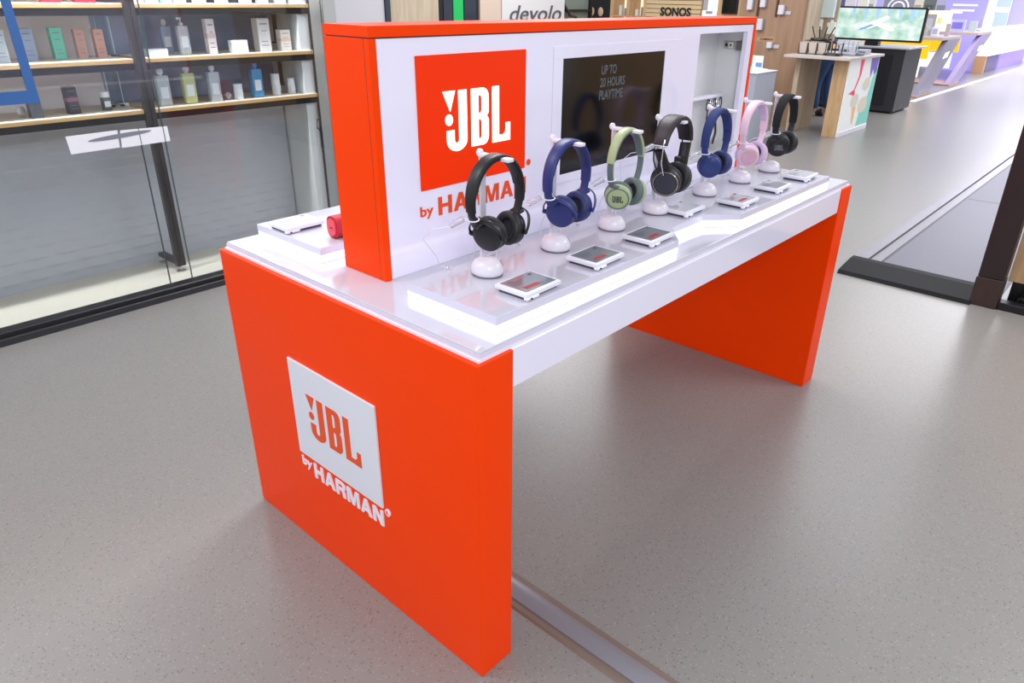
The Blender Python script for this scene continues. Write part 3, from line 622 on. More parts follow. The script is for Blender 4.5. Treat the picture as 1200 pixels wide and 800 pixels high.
    MB().tube([bx+Vector((-0.016, 0, -0.006)), bx+Vector((-0.045, 0.03, -0.012)), bx+Vector((-0.05, 0.06, -0.04)), Vector((-0.085, 0.115, 0.05)), Vector((-0.055, 0.14, 0.012)), Vector((-0.035, 0.135, 0.004))], 0.0012, 6).build('tether_cable', CABLE, rg, True)
    MB().tube([Vector((0.055, 0.10, 0.004))]+[Vector((0.062+0.030*math.cos(a*0.42), 0.085+0.006*a*0.5, 0.045+0.040*math.sin(a*0.42))) for a in range(-4, 13)]+[Vector((0.12, 0.125, 0.003))], 0.0012, 6).build('coiled_cable', CABLE, rg, True)
    MB().tube([Vector((0.075, 0.130, 0.003)), Vector((0.13, 0.128, 0.004)), Vector((0.17, 0.132, 0.012))], 0.0018, 6).build('cable_end', CABLE, rg, True)
    MB().lathe([(0.005, 0.0), (0.005, 0.006), (0.003, 0.008)], 12, Matrix.Translation((-0.035, 0.130, 0))).build('cable_plug', CHROME, rg, True)
    return t
BK = mat('hp_black_satin', (19, 18, 22), 0.38, var=0.15, scale=60); BKC = mat('hp_black_leather', (22, 21, 25), 0.5, bump=0.3, bscale=300)
NV = mat('hp_navy', (36, 46, 112), 0.4, var=0.1, scale=60); NVC = mat('hp_navy_leather', (32, 42, 98), 0.5, bump=0.3, bscale=300)
GR = mat('hp_sage', (168, 182, 138), 0.42); GRD = mat('hp_grey_green', (92, 108, 108), 0.5); GRL = mat('hp_letter_dark', (60, 74, 66), 0.5)
DB = mat('hp_denim_fabric', (38, 54, 112), 0.75, bump=0.6, bscale=800, var=0.15, scale=300); DBC = mat('hp_denim_plastic', (40, 56, 118), 0.32)
PK = mat('hp_pink', (232, 198, 216), 0.4); PKD = mat('hp_pink_disc', (216, 172, 192), 0.25, 0.2); PKI = mat('hp_lilac_pad', (206, 180, 212), 0.6)
FB = mat('hp_black_fabric', (20, 20, 24), 0.85, bump=0.6, bscale=800); TAN = mat('hp_tan_lining', (222, 182, 128), 0.7)
PLUM = mat('hp_plum_leather', (50, 38, 46), 0.45, bump=0.3, bscale=250); GOLD = mat('hp_warm_metal', (196, 178, 156), 0.2, 0.9); DGR = mat('hp_graphite', (48, 50, 62), 0.35)
LTM = mat('letters_dim_grey', (110, 110, 118), 0.5)
headphones('black wireless on-ear headphones on the stand nearest the camera', HX[0], 0.0, dict(band=BK, cup=BK, cush=BKC, pad=BKC, arm=BK))
headphones('navy blue on-ear headphones, second from the camera', HX[1], 0.03, dict(band=NV, cup=NV, cush=NVC, pad=NVC, arm=NV))
headphones('sage green and grey headphones with dark lettering on the cup', HX[2], 0.0, dict(band=GR, cup=GR, cush=GRD, pad=GRD, arm=GRD, yoke=False, letters=GRL, a=0.074, b=0.092, phi1=84, R=0.037, cx=(0.036, 0.046), w=0.028, padcut=4, rim=GRD, cz=0.112, yaw=(32, -8)))
headphones('large plum-black over-ear headphones with wide padded band and metal rods', HX[3], 0.04, dict(band=PLUM, cup=DGR, cush=BKC, pad=BKC, arm=BK, yoke=False, style='rods', w=0.056, th=0.014, a=0.082, b=0.088, zc=0.210, phi1=82, phi2=90, R=0.045, cx=(0.034, 0.044), cz=0.112, rim=GOLD, disc=DGR, padcut=3, ring=-80, yaw=(24, -8)))
headphones('denim blue fabric-banded over-ear headphones before the key cabinet', HX[4], 0.0, dict(band=DB, cup=DBC, cush=NVC, pad=DB, arm=DBC, yoke=False, disc=DBC, w=0.034, th=0.011, a=0.074, phi1=100, R=0.037, cx=(0.036, 0.046), cz=0.116, yaw=(34, -8)))
headphones('pale pink headphones, second from the far end', HX[5]+0.02, 0.0, dict(band=PK, cup=PK, cush=PKI, pad=PKI, arm=PK, yoke=False, disc=PKD, w=0.032, a=0.080, phi1=96, R=0.039, cx=(0.030, 0.042), cz=0.112, yaw=(40, 0), rim=PK))
headphones('black fabric-banded headphones at the far end of the row', HX[6]+0.035, 0.0, dict(band=FB, cup=BK, cush=BKC, pad=FB, arm=BK, yoke=False, disc=BK, w=0.036, th=0.012, a=0.076, phi1=98, R=0.041, cx=(0.040, 0.044), cz=0.114, padth=0.3, letters=LTM, yaw=(34, -8)))

# ================================================================== PRICE DISPLAYS
def price_display(label, x, y, rz, red, z=PT, pale=False):
    t = thing('price_display', label, 'price tag', (x, y, z), rz, 'electronic price displays on the table')
    body = MB().box(-0.062, 0.062, -0.049, 0.049, 0.007, 0.018, 0.002, 2).build('display_frame', WHITEM, t, True)
    B('foot_plate', mat('foot_dark', (64, 62, 72), 0.4), t, -0.056, 0.056, -0.040, 0.040, 0, 0.007)
    B('bracket_lip', WHITEM, t, -0.064, -0.020, -0.052, -0.040, 0.002, 0.009, 0.002)
    sc = B('paper_screen', mat('eink_glare', (196, 196, 206), 0.08, coat=0.5) if pale else mat('eink_grey', (132, 138, 146), 0.12, coat=0.4), t, -0.053, 0.053, -0.040, 0.040, 0.0178, 0.0190)  # paler copy has the reflected glare put into its colour
    m_ = MB()
    for k in range(4): m_.box(-0.045, -0.045+0.02+0.008*((k*3) % 4), 0.026-0.008*k, 0.028-0.008*k, 0.019, 0.0193)
    m_.box(0.032, 0.042, 0.024, 0.032, 0.019, 0.0193).build('printed_marks', mat('print_dark', (62, 64, 74), 0.5), sc)['kind'] = 'stuff'
    if red: MB().box(-0.038, 0.012, -0.030, -0.016, 0.019, 0.0194).build('red_price_field', mat('price_red', (168, 52, 50), 0.4), sc)
    MB().lathe([(0.0022, 0), (0.0022, 0.003)], 8, frame((-0.05, -0.052, 0.006), (1, 0, 0), (0, 0, 1))).build('screw', BLACK, body)
TX = [(0.267, 0.100), (0.532, 0.104), (0.780, 0.102), (1.100, 0.182), (1.322, 0.102), (1.590, 0.104), (1.835, 0.102)]
for (x, y), wname, rd in zip(TX, who, [1, 1, 1, 0, 1, 0, 0]):
    price_display('white electronic price display in front of the %s' % wname, x, y, 0.02, rd, PT, x > 1.0)
price_display('white electronic price display on the back platform left of the header box', 0.165, 0.905, 0.0, 0, PT, True)
# red speaker behind header
sp = thing('portable_speaker', 'small red oval speaker on the back platform behind the header box', 'speaker', (0.224, 0.738, PT))
MB().sweep([(-0.05+0.0125*i, 0, 0.032) for i in range(13)], (0, 0, 1), lambda s: 0.062, lambda s: 0.05, 16, False, 0.75).build('speaker_body', mat('speaker_red', (190, 24, 48), 0.5, bump=0.5, bscale=600), sp, True, 60)
MB().sweep([(-0.054, 0, 0.032), (-0.049, 0, 0.032)], (0, 0, 1), 0.048, 0.036, 16, False, 0.75).build('end_cap', mat('speaker_pink', (236, 84, 96), 0.45), sp, True)
MB().box(-0.055, -0.0535, -0.008, 0.004, 0.030, 0.033).build('cap_mark', mat('speaker_dark', (120, 14, 34), 0.5), sp)
MB().box(-0.03, 0.08, -0.012, 0.012, 0, 0.004, 0.001).build('rubber_foot', BLACK, sp)

# ================================================================== BACKGROUND SHOP
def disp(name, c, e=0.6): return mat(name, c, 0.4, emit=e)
FY = lambda y: frame((0, y, 0), (1, 0, 0), (0, 0, 1))
FX = lambda x: frame((x, 0, 0), (0, -1, 0), (0, 0, 1))     # local x -> -y
# a row of tall things seen over the header box
single('partition_panel', 'plain grey-white partition behind the header box, left of the oak panel', 'partition', GREYP, 3.74, 4.53, 6.0, 6.06, 0, 2.2, 0.004)
single('partition_post', 'dark grey steel post between grey partition and oak panel', 'post', mat('slate_post', (62, 74, 84), 0.4, 0.4), 4.53, 4.60, 5.98, 6.06, 0, 2.3, 0.003)
single('oak_partition', 'greyed oak panel between the grey post and the black machine', 'panel', OAKG, 4.61, 5.33, 6.0, 6.06, 0, 2.2, 0.004)
t = thing('vending_machine', 'black machine with a bright green strip in its window', 'machine', (5.68, 6.1, 0))
B('machine_body', BLACK, t, -0.34, 0.32, -0.1, 0.4, 0, 2.1, 0.01)
B('green_strip', disp('green_lit', (16, 150, 74), 0.5), t, -0.12, 0.04, -0.11, -0.1, 1.0, 2.0)
B('machine_window', mat('machine_glass', (26, 34, 48), 0.1, coat=0.5), t, -0.28, -0.14, -0.108, -0.1, 1.0, 2.0)
B('machine_window', MATS['machine_glass'], t, 0.06, 0.26, -0.108, -0.1, 1.0, 2.0)
single('beige_column', 'beige column right of the black machine', 'column', mat('beige_paint', (206, 184, 168), 0.6), 6.02, 6.40, 6.0, 6.4, 0, 2.6, 0.004)
t = thing('lettered_sign', 'light grey sign with thin slanted grey lettering', 'sign', (0, 0, 0))
B('sign_board', mat('sign_grey', (208, 206, 206), 0.5, emit=0.05), t, 6.42, 7.70, 6.0, 6.1, 0, 1.9, 0.004)
text_mesh('sign_letter', 'devolo', FY(5.998), 6.56, 7.62, 1.265, 1.455, 0.01, mat('sign_letter_grey', (84, 84, 88), 0.5), t, 0.0, 0.25)
def chair_thing(label, x, y, rz):
    t = thing('bistro_chair', label, 'chair', (x, y, 0), rz, 'dark chairs beyond the sign')
    dk = mat('chair_dark', (44, 34, 34), 0.5)
    B('seat', dk, t, -0.2, 0.2, -0.2, 0.2, 0.43, 0.46, 0.01); B('backrest', dk, t, -0.2, 0.2, 0.18, 0.21, 0.75, 0.95, 0.01)
    for a in (-0.18, 0.18):
        for b_ in (-0.18, 0.19): B('leg', dk, t, a-0.012, a+0.012, b_-0.012, b_+0.012, 0, 0.43 if b_ < 0 else 0.8)
    return t
t = thing('clothes_stand', 'dark metal shelf frame standing right of the lettered sign', 'rack', (8.1, 6.1, 0))
for a in (-0.36, 0.34): B('upright', BLACKM, t, a-0.02, a+0.02, -0.02, 0.02, 0, 1.9)
for z in (0.5, 1.0, 1.385): B('cross_rail', BLACKM, t, -0.36, 0.34, -0.02, 0.02, z-0.015, z+0.015)
B('back_sheet', mat('grey_green_sheet', (120, 132, 124), 0.4), t, -0.34, 0.32, 0.03, 0.04, 0.1, 1.88)
MB().sweep([(-0.34, -0.03, 1.47), (-0.26, -0.03, 1.40), (-0.18, -0.03, 1.32), (-0.05, -0.03, 1.30), (0.02, -0.03, 1.22)], (0, 1, 0), 0.04, 0.03, 8).build('hanging_strap', mat('strap_brown', (70, 44, 44), 0.6), t, True)
t = thing('dark_display_wall', 'black display wall with one oval tan disc, left of the lit niches', 'display', (8.98, 6.42, 0))
B('wall_board', BLACK, t, 0, 0.06, -0.28, 0.20, 0, 2.3, 0.003)
for yy, zz in ((0.05, 1.36), (-0.12, 1.36)): MB().lathe([(0.045, 0), (0.05, 0.01), (0.03, 0.02)], 18, FX(-0.001) @ Matrix.Translation((-yy, zz, 0)), 1, 1.3).build('tan_disc', mat('tan_disc', (214, 178, 150), 0.5), t, True)
t = thing('lit_niche_shelf', 'pale wood shelving with bright lit niches left of the slatted sign wall', 'shelf', (8.98, 0, 0))
for yy in (6.10, 5.80, 5.50): B('divider', OAK, t, 0, 0.3, yy-0.03, yy+0.03, 0, 2.2, 0.002)
for z in (0.9, 1.32, 1.75):
    for ya, yb in ((5.53, 5.77), (5.83, 6.07)): B('shelf_board', OAK, t, 0, 0.3, ya, yb, z-0.02, z)
B('niche_back', disp('niche_back_lit', (238, 232, 206), 0.55), t, 0.30, 0.32, 5.47, 6.13, 0, 2.2)
for i, (yy, h_) in enumerate([(5.60, 0.12), (5.70, 0.09), (5.90, 0.10), (6.00, 0.14)]):
    carton('small pale %s product box in the lit niches' % ['left-hand', 'squat', 'low', 'tall'][3-i], 9.1, yy, 1.32, 0.06, h_, 0.05, (226, 222, 214) if i % 2 else (150, 140, 132), 0, None, 'boxes in the lit niches')
# slatted sign wall
t = thing('slatted_sign_wall', 'pale wood slatted wall with heavy black lettering', 'sign', (0, 0, 0))
B('backing', mat('slat_gap', (150, 118, 84), 0.6), t, 9.0, 9.05, 4.57, 5.47, 0, 2.0)
sl = None
for k in range(24):
    z0 = 0.62+k*0.058
    if sl is None: sl = B('slat', mat('slat_wood', (212, 184, 142), 0.55, var=0.08), t, 8.975, 9.0, 4.57, 5.47, z0, z0+0.050, 0.002); z00 = z0
    else:
        c = sl.copy(); COL.objects.link(c); c.parent = t; c.location.z = z0-z00
text_mesh('sign_letter', 'SONOS', FX(8.973), -5.215, -4.715, 1.335, 1.45, 0.012, BLACK, t, 0.02)
t = thing('white_lit_stand', 'white lit product stand right of the slatted sign wall', 'stand', (9.1, 4.44, 0))
B('stand_body', disp('white_lit', (238, 238, 240), 0.25), t, -0.1, 0.1, -0.115, 0.115, 0, 1.42, 0.004)
B('stand_screen', mat('grey_inset', (150, 158, 168), 0.3), t, -0.105, -0.098, -0.05, 0.05, 1.38, 1.415)
B('stand_panel', disp('white_lit', (238, 238, 240), 0.25), t, 0.02, 0.08, -0.10, 0.10, 1.42, 1.9, 0.004)
t = thing('wall_monitor', 'dark square monitor set in an oak surround', 'monitor', (0, 0, 0))
B('surround', OAK, t, 9.0, 9.04, 3.98, 4.32, 0, 2.1, 0.003)
B('monitor_frame', BLACK, t, 8.97, 9.0, 4.01, 4.24, 1.385, 1.60, 0.004)
B('monitor_glass', SCREEN_OFF, t, 8.966, 8.97, 4.03, 4.22, 1.40, 1.585)
# oak accessory wall
ow = B('wall_oak', OAKW, None, 9.0, 9.06, 3.08, 3.98, 0, 2.6); tag(ow, kind='structure')
ow2 = B('wall_oak_return', OAKG, None, 9.06, 9.62, 3.06, 3.10, 0, 2.6); tag(ow2, kind='structure')
wl = B('wall_lettering', mat('lettering_backing', (186, 146, 110), 0.6), ow, 8.9985, 9.0, 3.42, 3.68, 1.06, 1.12)
text_mesh('wall_letter', 'COMPANY', FX(8.998), -3.63, -3.44, 1.077, 1.103, 0.003, mat('wall_letter_dark', (84, 60, 52), 0.6), ow, 0.01)
for y0 in (3.715, 3.452):
    tag(B('hook_strip', mat('bronze_strip', (104, 70, 50), 0.4, 0.4), None, 8.975, 9.0, y0-0.012, y0+0.012, 1.37, 1.9, 0.002), 'dark bronze hook strip on the oak wall, %s of the two' % ('left' if y0 > 3.6 else 'right'), 'hook strip', 'hook strips on the oak wall')
def wallbox(label, y, z, w_, h_, c=(226, 224, 230), sub=None, d=0.05):
    t = thing('socket_device', label, 'plug device', (9.0, y, z), 0, 'devices on the oak wall')
    B('device_body', mat('device_%d' % c[2], c, 0.4), t, -d, -0.002, -w_/2, w_/2, -h_/2, h_/2, 0.006, 2)
    B('device_side', mat('device_side', (176, 176, 186), 0.4), t, -d*0.9, -0.002, -w_/2-0.012, -w_/2, -h_/2+0.004, h_/2-0.004, 0.002)
    if sub: B('name_card', mat('name_card', (206, 200, 204), 0.5), t, -0.012, -0.002, -w_/2-0.015-sub, -w_/2-0.015, -h_/2, -h_/2+0.045, 0.002)
wallbox('tall white device hanging at the upper left of the oak wall', 3.83, 1.52, 0.07, 0.15)
wallbox('tall white device hanging between the two hook strips', 3.65, 1.545, 0.07, 0.13)
wallbox('white device with a name card at the upper right of the oak wall', 3.385, 1.455, 0.075, 0.115, sub=0.075)
wallbox('white flap holder just beyond the orange header corner', 3.655, 1.27, 0.075, 0.14, (222, 216, 228))
wallbox('small white cube device with a card below the wall lettering', 3.475, 1.02, 0.07, 0.075, sub=0.08)
t = thing('folded_card', 'white and blue printed card standing on the grey counter block', 'card', (8.0, 3.16, 0.80))
B('card_sheet', mat('card_white_paper', (222, 222, 230), 0.6), t, -0.004, 0.004, -0.07, 0.07, 0, 0.15, 0.001)
B('blue_print', mat('card_blue', (96, 140, 190), 0.6), t, -0.0055, -0.004, -0.06, 0.02, 0.02, 0.07)
t = thing('counter_block', 'grey-white counter block behind the far end of the table', 'counter', (0, 0, 0))
B('block_body', mat('block_grey', (168, 172, 186), 0.4, var=0.03), t, 7.45, 8.0, 2.90, 3.75, 0, 0.79, 0.004)
B('block_top', WHITEM, t, 7.44, 8.01, 2.89, 3.76, 0.79, 0.80, 0.002)
tag(MB().tube([(7.75, 3.45, 0.806), (7.85, 3.30, 0.83), (7.9, 3.12, 0.82), (7.92, 2.98, 0.806)], 0.006, 8).build('white_cable', CABLE, None, True), 'white cable arching over the top of the grey counter block', 'cable')
# desk with lit end panel
t = thing('router_desk', 'oak desk with illuminated printed end panel', 'desk', (0, 0, 0))
B('desk_top', mat('desk_top_pale', (206, 194, 186), 0.35, var=0.05), t, 8.42, 9.70, 2.20, 3.02, 0.925, 0.955, 0.002)
B('side_panel', OAKG, t, 8.60, 9.30, 2.86, 2.92, 0, 0.925, 0.002)
eps = B('side_panel', OAK, t, 8.60, 9.70, 2.27, 2.44, 0, 0.925, 0.002)
B('base_strip', WHITEM, eps, 8.62, 9.70, 2.245, 2.27, 0, 0.06, 0.002)
LP = B('lit_panel', mat('lit_panel_white', (236, 238, 236), 0.3, emit=0.12), t, 8.62, 9.70, 2.25, 2.268, 0.06, 0.925)
PFm = FY(2.249)
def blob(cx, cz, rx, rz_, n=16): return [(x, z) for x, z in arc(cx, cz, rx, rz_, 0, 360-360/n, n-1)]
for nm, pts, c in [('printed_teal_field', [(9.25, 0.08), (9.69, 0.08), (9.69, 0.80), (9.56, 0.66), (9.50, 0.45), (9.30, 0.30)], (120, 196, 182)),
                   ('printed_violet_splash', [(9.38, 0.92), (9.69, 0.92), (9.66, 0.74), (9.58, 0.70), (9.52, 0.78), (9.46, 0.66), (9.40, 0.80)], (110, 96, 176)),
                   ('printed_pink_splash', [(8.98, 0.92), (9.12, 0.92), (9.08, 0.72), (8.98, 0.58), (8.90, 0.50), (8.74, 0.52), (8.92, 0.56), (9.02, 0.72)], (226, 70, 110)),
                   ('printed_cone', [(8.98, 0.34), (9.12, 0.34), (9.10, 0.12), (9.06, 0.12)], (224, 170, 120))]:
    MB().poly(pts, PFm, 0.0012).build(nm, mat(nm, c, 0.4, emit=0.2), LP)
for cx, cz, rx in ((9.36, 0.60, 0.13), (9.02, 0.42, 0.14), (9.36, 0.34, 0.17), (8.92, 0.52, 0.05)):
    MB().poly(blob(cx, cz, rx, rx*0.62), frame((0, 2.2475 if rx > 0.06 else 2.247, 0), (1, 0, 0), (0, 0, 1)), 0.001).build('printed_scoop', mat('scoop%d' % int(rx*100), (214, 206, 190) if rx > 0.06 else (220, 60, 100), 0.4, emit=0.12), LP)
DT = 0.955
for i, y in enumerate((2.92, 2.80, 2.68)):
    pt_ = thing('tapered_pot', ['left', 'middle', 'right'][i]+' beige tapered holder of three on the desk', 'holder', (8.78, y, DT), 0, 'beige holders on the desk')
    m_ = MB(); t_ = bmesh.new(); bmesh.ops.create_cube(t_, size=1)
    for v in t_.verts:
        k = 1 if v.co.z > 0 else 0.72; v.co = Vector((v.co.x*0.08*k, v.co.y*0.105*k, (v.co.z+0.5)*0.13+0.008))
    m_._merge(t_); m_.build('pot_body', mat('pot_beige', (204, 190, 182), 0.5), pt_)
    for q in (-1, 1): B('wire_leg', BLACK, pt_, -0.045, -0.039, q*0.054-0.003, q*0.054+0.003, 0, 0.135)
    B('wire_foot', BLACK, pt_, -0.05, 0.03, -0.054, 0.054, 0, 0.006)
def router(label, x, y, n, c=BLACK, spread=0.06, hh=0.14, zb=DT):
    t = thing('router', label, 'router', (x, y, zb), 0, 'routers on the desk')
    B('router_body', c, t, -0.07, 0.07, -0.10, 0.10, 0.004, 0.03, 0.006, 2)
    for k in range(n):
        yy = -0.085+0.17*k/(n-1)
        MB().sweep([(0.05, yy, 0.02), (0.055, yy+spread*(k/(n-1)-0.5), 0.02+hh)], (0, 1, 0), 0.014, 0.010, 8).build('antenna', c, t, True)
    B('status_strip', mat('status_grey', (120, 130, 140), 0.4), t, -0.072, -0.07, -0.05, 0.05, 0.012, 0.018)
    return t
sb = thing('router_shelf', 'small black raised shelf above the beige holders', 'shelf', (8.95, 2.80, DT)); B('shelf_plate', BLACK, sb, -0.08, 0.08, -0.16, 0.16, 0.150, 0.158, 0.002)
for q in (-0.15, 0.15): B('shelf_support', BLACK, sb, 0.06, 0.07, q-0.005, q+0.005, 0, 0.150)
router('black router with splayed antennas on the small raised shelf', 8.95, 2.80, 4, BLACK, 0.12, 0.14, DT+0.158)
router('black router with upright antennas beside the beige holders', 8.72, 2.52, 3, BLACK, 0.0, 0.13)
router('pale grey router with thin antennas nearer the lit end panel', 8.95, 2.42, 4, mat('router_pale', (176, 178, 190), 0.4), 0.0, 0.14)
for i, (x, y, w_, h_, c, lb) in enumerate([(9.2, 2.52, 0.16, 0.10, (206, 208, 220), 'pale grey device box standing on the desk behind the routers'), (9.35, 2.36, 0.14, 0.06, (176, 182, 194), 'low grey device on the desk near its far corner'), (9.0, 2.30, 0.10, 0.035, (120, 126, 140), 'flat dark grey device at the desk edge over the lit panel')]):
    t = thing('device_box', lb, 'device', (x, y, DT)); B('device_case', mat('devc%d' % i, c, 0.35), t, -w_/2, w_/2, -w_/2, w_/2, 0, h_, 0.006, 2); B('device_front', mat('devf', (90, 96, 110), 0.3), t, -w_/2-0.001, -w_/2, -w_*0.3, w_*0.3, h_*0.3, h_*0.6)
# back board hiding the bending person
bb = thing('backboard', 'greyed oak backboard standing behind the desk', 'panel', (9.70, 0, 0))
B('board_sheet', OAKG, bb, 0, 0.03, 2.90, 3.50, 0.955, 1.9, 0.002)
B('board_bracket', BLACK, bb, -0.02, 0.0, 2.92, 3.0, 0.955, 1.1)
for lb, y, z, w_, h_, c in [('violet and white carton hanging on the oak backboard', 3.27, 1.30, 0.10, 0.24, (104, 88, 196)), ('large white and mint carton hanging at the top of the backboard', 3.06, 1.50, 0.2, 0.26, (206, 224, 224)), ('small cream carton hanging under the mint carton', 3.14, 1.28, 0.09, 0.13, (226, 230, 220)), ('square white carton at the right edge of the backboard', 2.965, 1.24, 0.10, 0.14, (226, 224, 232))]:
    t = thing('hanging_carton', lb, 'box', (9.55, y-0.06, z-h_/2)); B('carton_body', mat('hc%d' % c[0], c, 0.5), t, -0.03, 0.03, -w_/2, w_/2, 0, h_, 0.002); B('hang_tab', WHITEM, t, -0.002, 0.002, -0.02, 0.02, h_, h_+0.03)
# person bending behind the desk
def person():
    V = [(0, 0, 0.93), (0, 0.10, 1.05), (0, 0.24, 1.18), (0, 0.36, 1.27), (0, 0.44, 1.31), (0, 0.50, 1.34), (0, 0.57, 1.37), (0, 0.63, 1.36),
         (0.09, -0.02, 0.86), (0.10, 0.01, 0.50), (0.10, -0.05, 0.10), (0.11, 0.03, 0.05), (0.12, 0.12, 0.035),
         (-0.09, -0.02, 0.86), (-0.10, 0.10, 0.50), (-0.10, 0.06, 0.10), (-0.10, 0.14, 0.05), (-0.11, 0.23, 0.035),
         (0.17, 0.34, 1.24), (0.22, 0.36, 0.98), (0.14, 0.50, 0.84), (0.12, 0.56, 0.82), (-0.17, 0.34, 1.24), (-0.22, 0.38, 0.98), (-0.14, 0.52, 0.86), (-0.12, 0.58, 0.84)]
    R_ = [0.14, 0.13, 0.14, 0.12, 0.06, 0.055, 0.095, 0.085, 0.09, 0.06, 0.045, 0.045, 0.035, 0.09, 0.06, 0.045, 0.045, 0.035, 0.055, 0.04, 0.03, 0.028, 0.055, 0.04, 0.03, 0.028]
    E_ = [(0, 1), (1, 2), (2, 3), (3, 4), (4, 5), (5, 6), (6, 7), (0, 8), (8, 9), (9, 10), (10, 11), (11, 12), (0, 13), (13, 14), (14, 15), (15, 16), (16, 17), (3, 18), (18, 19), (19, 20), (20, 21), (3, 22), (22, 23), (23, 24), (24, 25)]
    for wr in (21, 25):
        bx = Vector(V[wr])
        for k in range(5):
            d = Vector(((k-2)*0.016 if k else (-0.035 if V[wr][0] > 0 else 0.035), 0.035 if k else 0.012, -0.01)); V.append(tuple(bx+d)); R_.append(0.009); E_.append((wr, len(V)-1))
            V.append(tuple(bx+d*(1.9 if k in (2, 3) else 1.7)+Vector((0, 0, -0.018)))); R_.append(0.008); E_.append((len(V)-2, len(V)-1))
    def skin(V, R_, E_, name, m, parent):
        me = bpy.data.meshes.new(name); me.from_pydata(V, E_, []); o = bpy.data.objects.new(name, me); COL.objects.link(o)
        md = o.modifiers.new('skin', 'SKIN')
        for i, s_ in enumerate(me.skin_vertices[0].data): s_.radius = (R_[i], R_[i]); s_.use_root = (i == 0)
        o.modifiers.new('sub', 'SUBSURF').levels = 1
        dg = bpy.context.evaluated_depsgraph_get(); ev = o.evaluated_get(dg); m2 = bpy.data.meshes.new_from_object(ev); bpy.data.objects.remove(o)
        for p in m2.polygons: p.use_smooth = True
        m2.materials.clear(); m2.materials.append(m); q = bpy.data.objects.new(name, m2); COL.objects.link(q); q.parent = parent; return q
    t = thing('person', 'person in blue jeans and dark shoes bending down behind the oak desk', 'person', (10.25, 3.10, 0))
    skin(V, R_, E_, 'body', mat('skin_tone', (206, 160, 136), 0.55), t)
    jn = mat('blue_jeans', (52, 82, 130), 0.8, var=0.25, scale=12)
    sk = lambda ids, add, nm, m: skin([V[i] for i in ids], [R_[i]+add for i in ids], [(k, k+1) for k in range(len(ids)-1)], nm, m, t)
    skin([V[i] for i in (0, 8, 9, 10, 13, 14, 15)], [R_[i]+0.022 for i in (0, 8, 9, 10, 13, 14, 15)], [(0, 1), (1, 2), (2, 3), (0, 4), (4, 5), (5, 6)], 'jeans', jn, t)
    sh_ = [0, 1, 2, 3, 18, 19, 22, 23]
    skin([V[i] for i in sh_], [R_[i]+0.02 for i in sh_], [(0, 1), (1, 2), (2, 3), (3, 4), (4, 5), (3, 6), (6, 7)], 'sweater', mat('dark_sweater', (48, 52, 66), 0.8), t)
    for a_, b_ in ((11, 12), (16, 17)): skin([(V[a_][0], V[a_][1]-0.05, 0.055), V[a_], V[b_]], [0.068, 0.066, 0.055], [(0, 1), (1, 2)], 'shoe', mat('shoe_dark', (42, 40, 48), 0.5), t)
    skin([(0, 0.575, 1.395), (0, 0.61, 1.42)], [0.10, 0.08], [(0, 1)], 'hair', mat('hair_brown', (54, 38, 30), 0.7), t)
person()
# television on black cabinet
t = thing('black_cabinet', 'black cabinet with pale top carrying the television', 'cabinet', (0, 0, 0))
B('cabinet_body', mat('cabinet_charcoal', (52, 53, 60), 0.35), t, 11.36, 12.2, 2.40, 3.75, 0.03, 0.93, 0.004)
B('cabinet_door', mat('cabinet_door_dark', (34, 35, 40), 0.35), t, 11.345, 11.36, 2.56, 3.70, 0.12, 0.84, 0.003)
B('cabinet_top', mat('cabinet_top_grey', (190, 190, 196), 0.3), t, 11.30, 12.26, 2.34, 3.80, 0.93, 0.955, 0.003)
B('plinth', BLACK, t, 11.42, 12.15, 2.45, 3.7, 0, 0.03)
tv = thing('television', 'large flat television showing a pale green and white scene', 'television', (0, 0, 0))
B('tv_case', BLACK, tv, 11.50, 11.56, 2.26, 3.66, 1.02, 1.50, 0.006)
def tv_mat():
    m = bpy.data.materials.new('tv_picture'); m.use_nodes = True; nt = m.node_tree; p = nt.nodes['Principled BSDF']; L_ = nt.links
    tc = nt.nodes.new('ShaderNodeTexCoord'); mp = nt.nodes.new('ShaderNodeMapping'); mp.inputs['Scale'].default_value = (1, 2.6, 3.5); L_.new(tc.outputs['Object'], mp.inputs['Vector'])
    n = nt.nodes.new('ShaderNodeTexNoise'); n.inputs['Scale'].default_value = 2.0; n.inputs['Detail'].default_value = 5; L_.new(mp.outputs['Vector'], n.inputs['Vector'])
    c = nt.nodes.new('ShaderNodeValToRGB'); e = c.color_ramp.elements; e[0].position = 0.35; e[0].color = rgb((158, 200, 184)); e[1].position = 0.65; e[1].color = rgb((236, 246, 244))
    x = e.new(0.5); x.color = rgb((196, 226, 214)); L_.new(n.outputs['Fac'], c.inputs['Fac'])
    L_.new(c.outputs['Color'], p.inputs['Emission Color']); p.inputs['Emission Strength'].default_value = 0.85; p.inputs['Base Color'].default_value = (0.02, 0.02, 0.02, 1); p.inputs['Roughness'].default_value = 0.2
    return m
scp = B('tv_screen', tv_mat(), tv, 11.496, 11.50, 2.29, 3.63, 1.05, 1.475)
FT = FX(11.495)
for nm, pts, c in [('picture_blue_columns', None, (150, 186, 214))]:
    for k, y in enumerate((3.3, 3.12, 2.95, 2.78, 2.62, 2.46, 2.36)):
        MB().poly([(-y-0.03, 1.475), (-y+0.02+0.01*(k % 3), 1.475), (-y+0.012, 1.36-0.03*(k % 3)), (-y-0.022, 1.37-0.03*(k % 2))], FT, 0.0008).build('picture_blue_column', mat('pic_blue', c, 0.4, emit=0.6), scp)
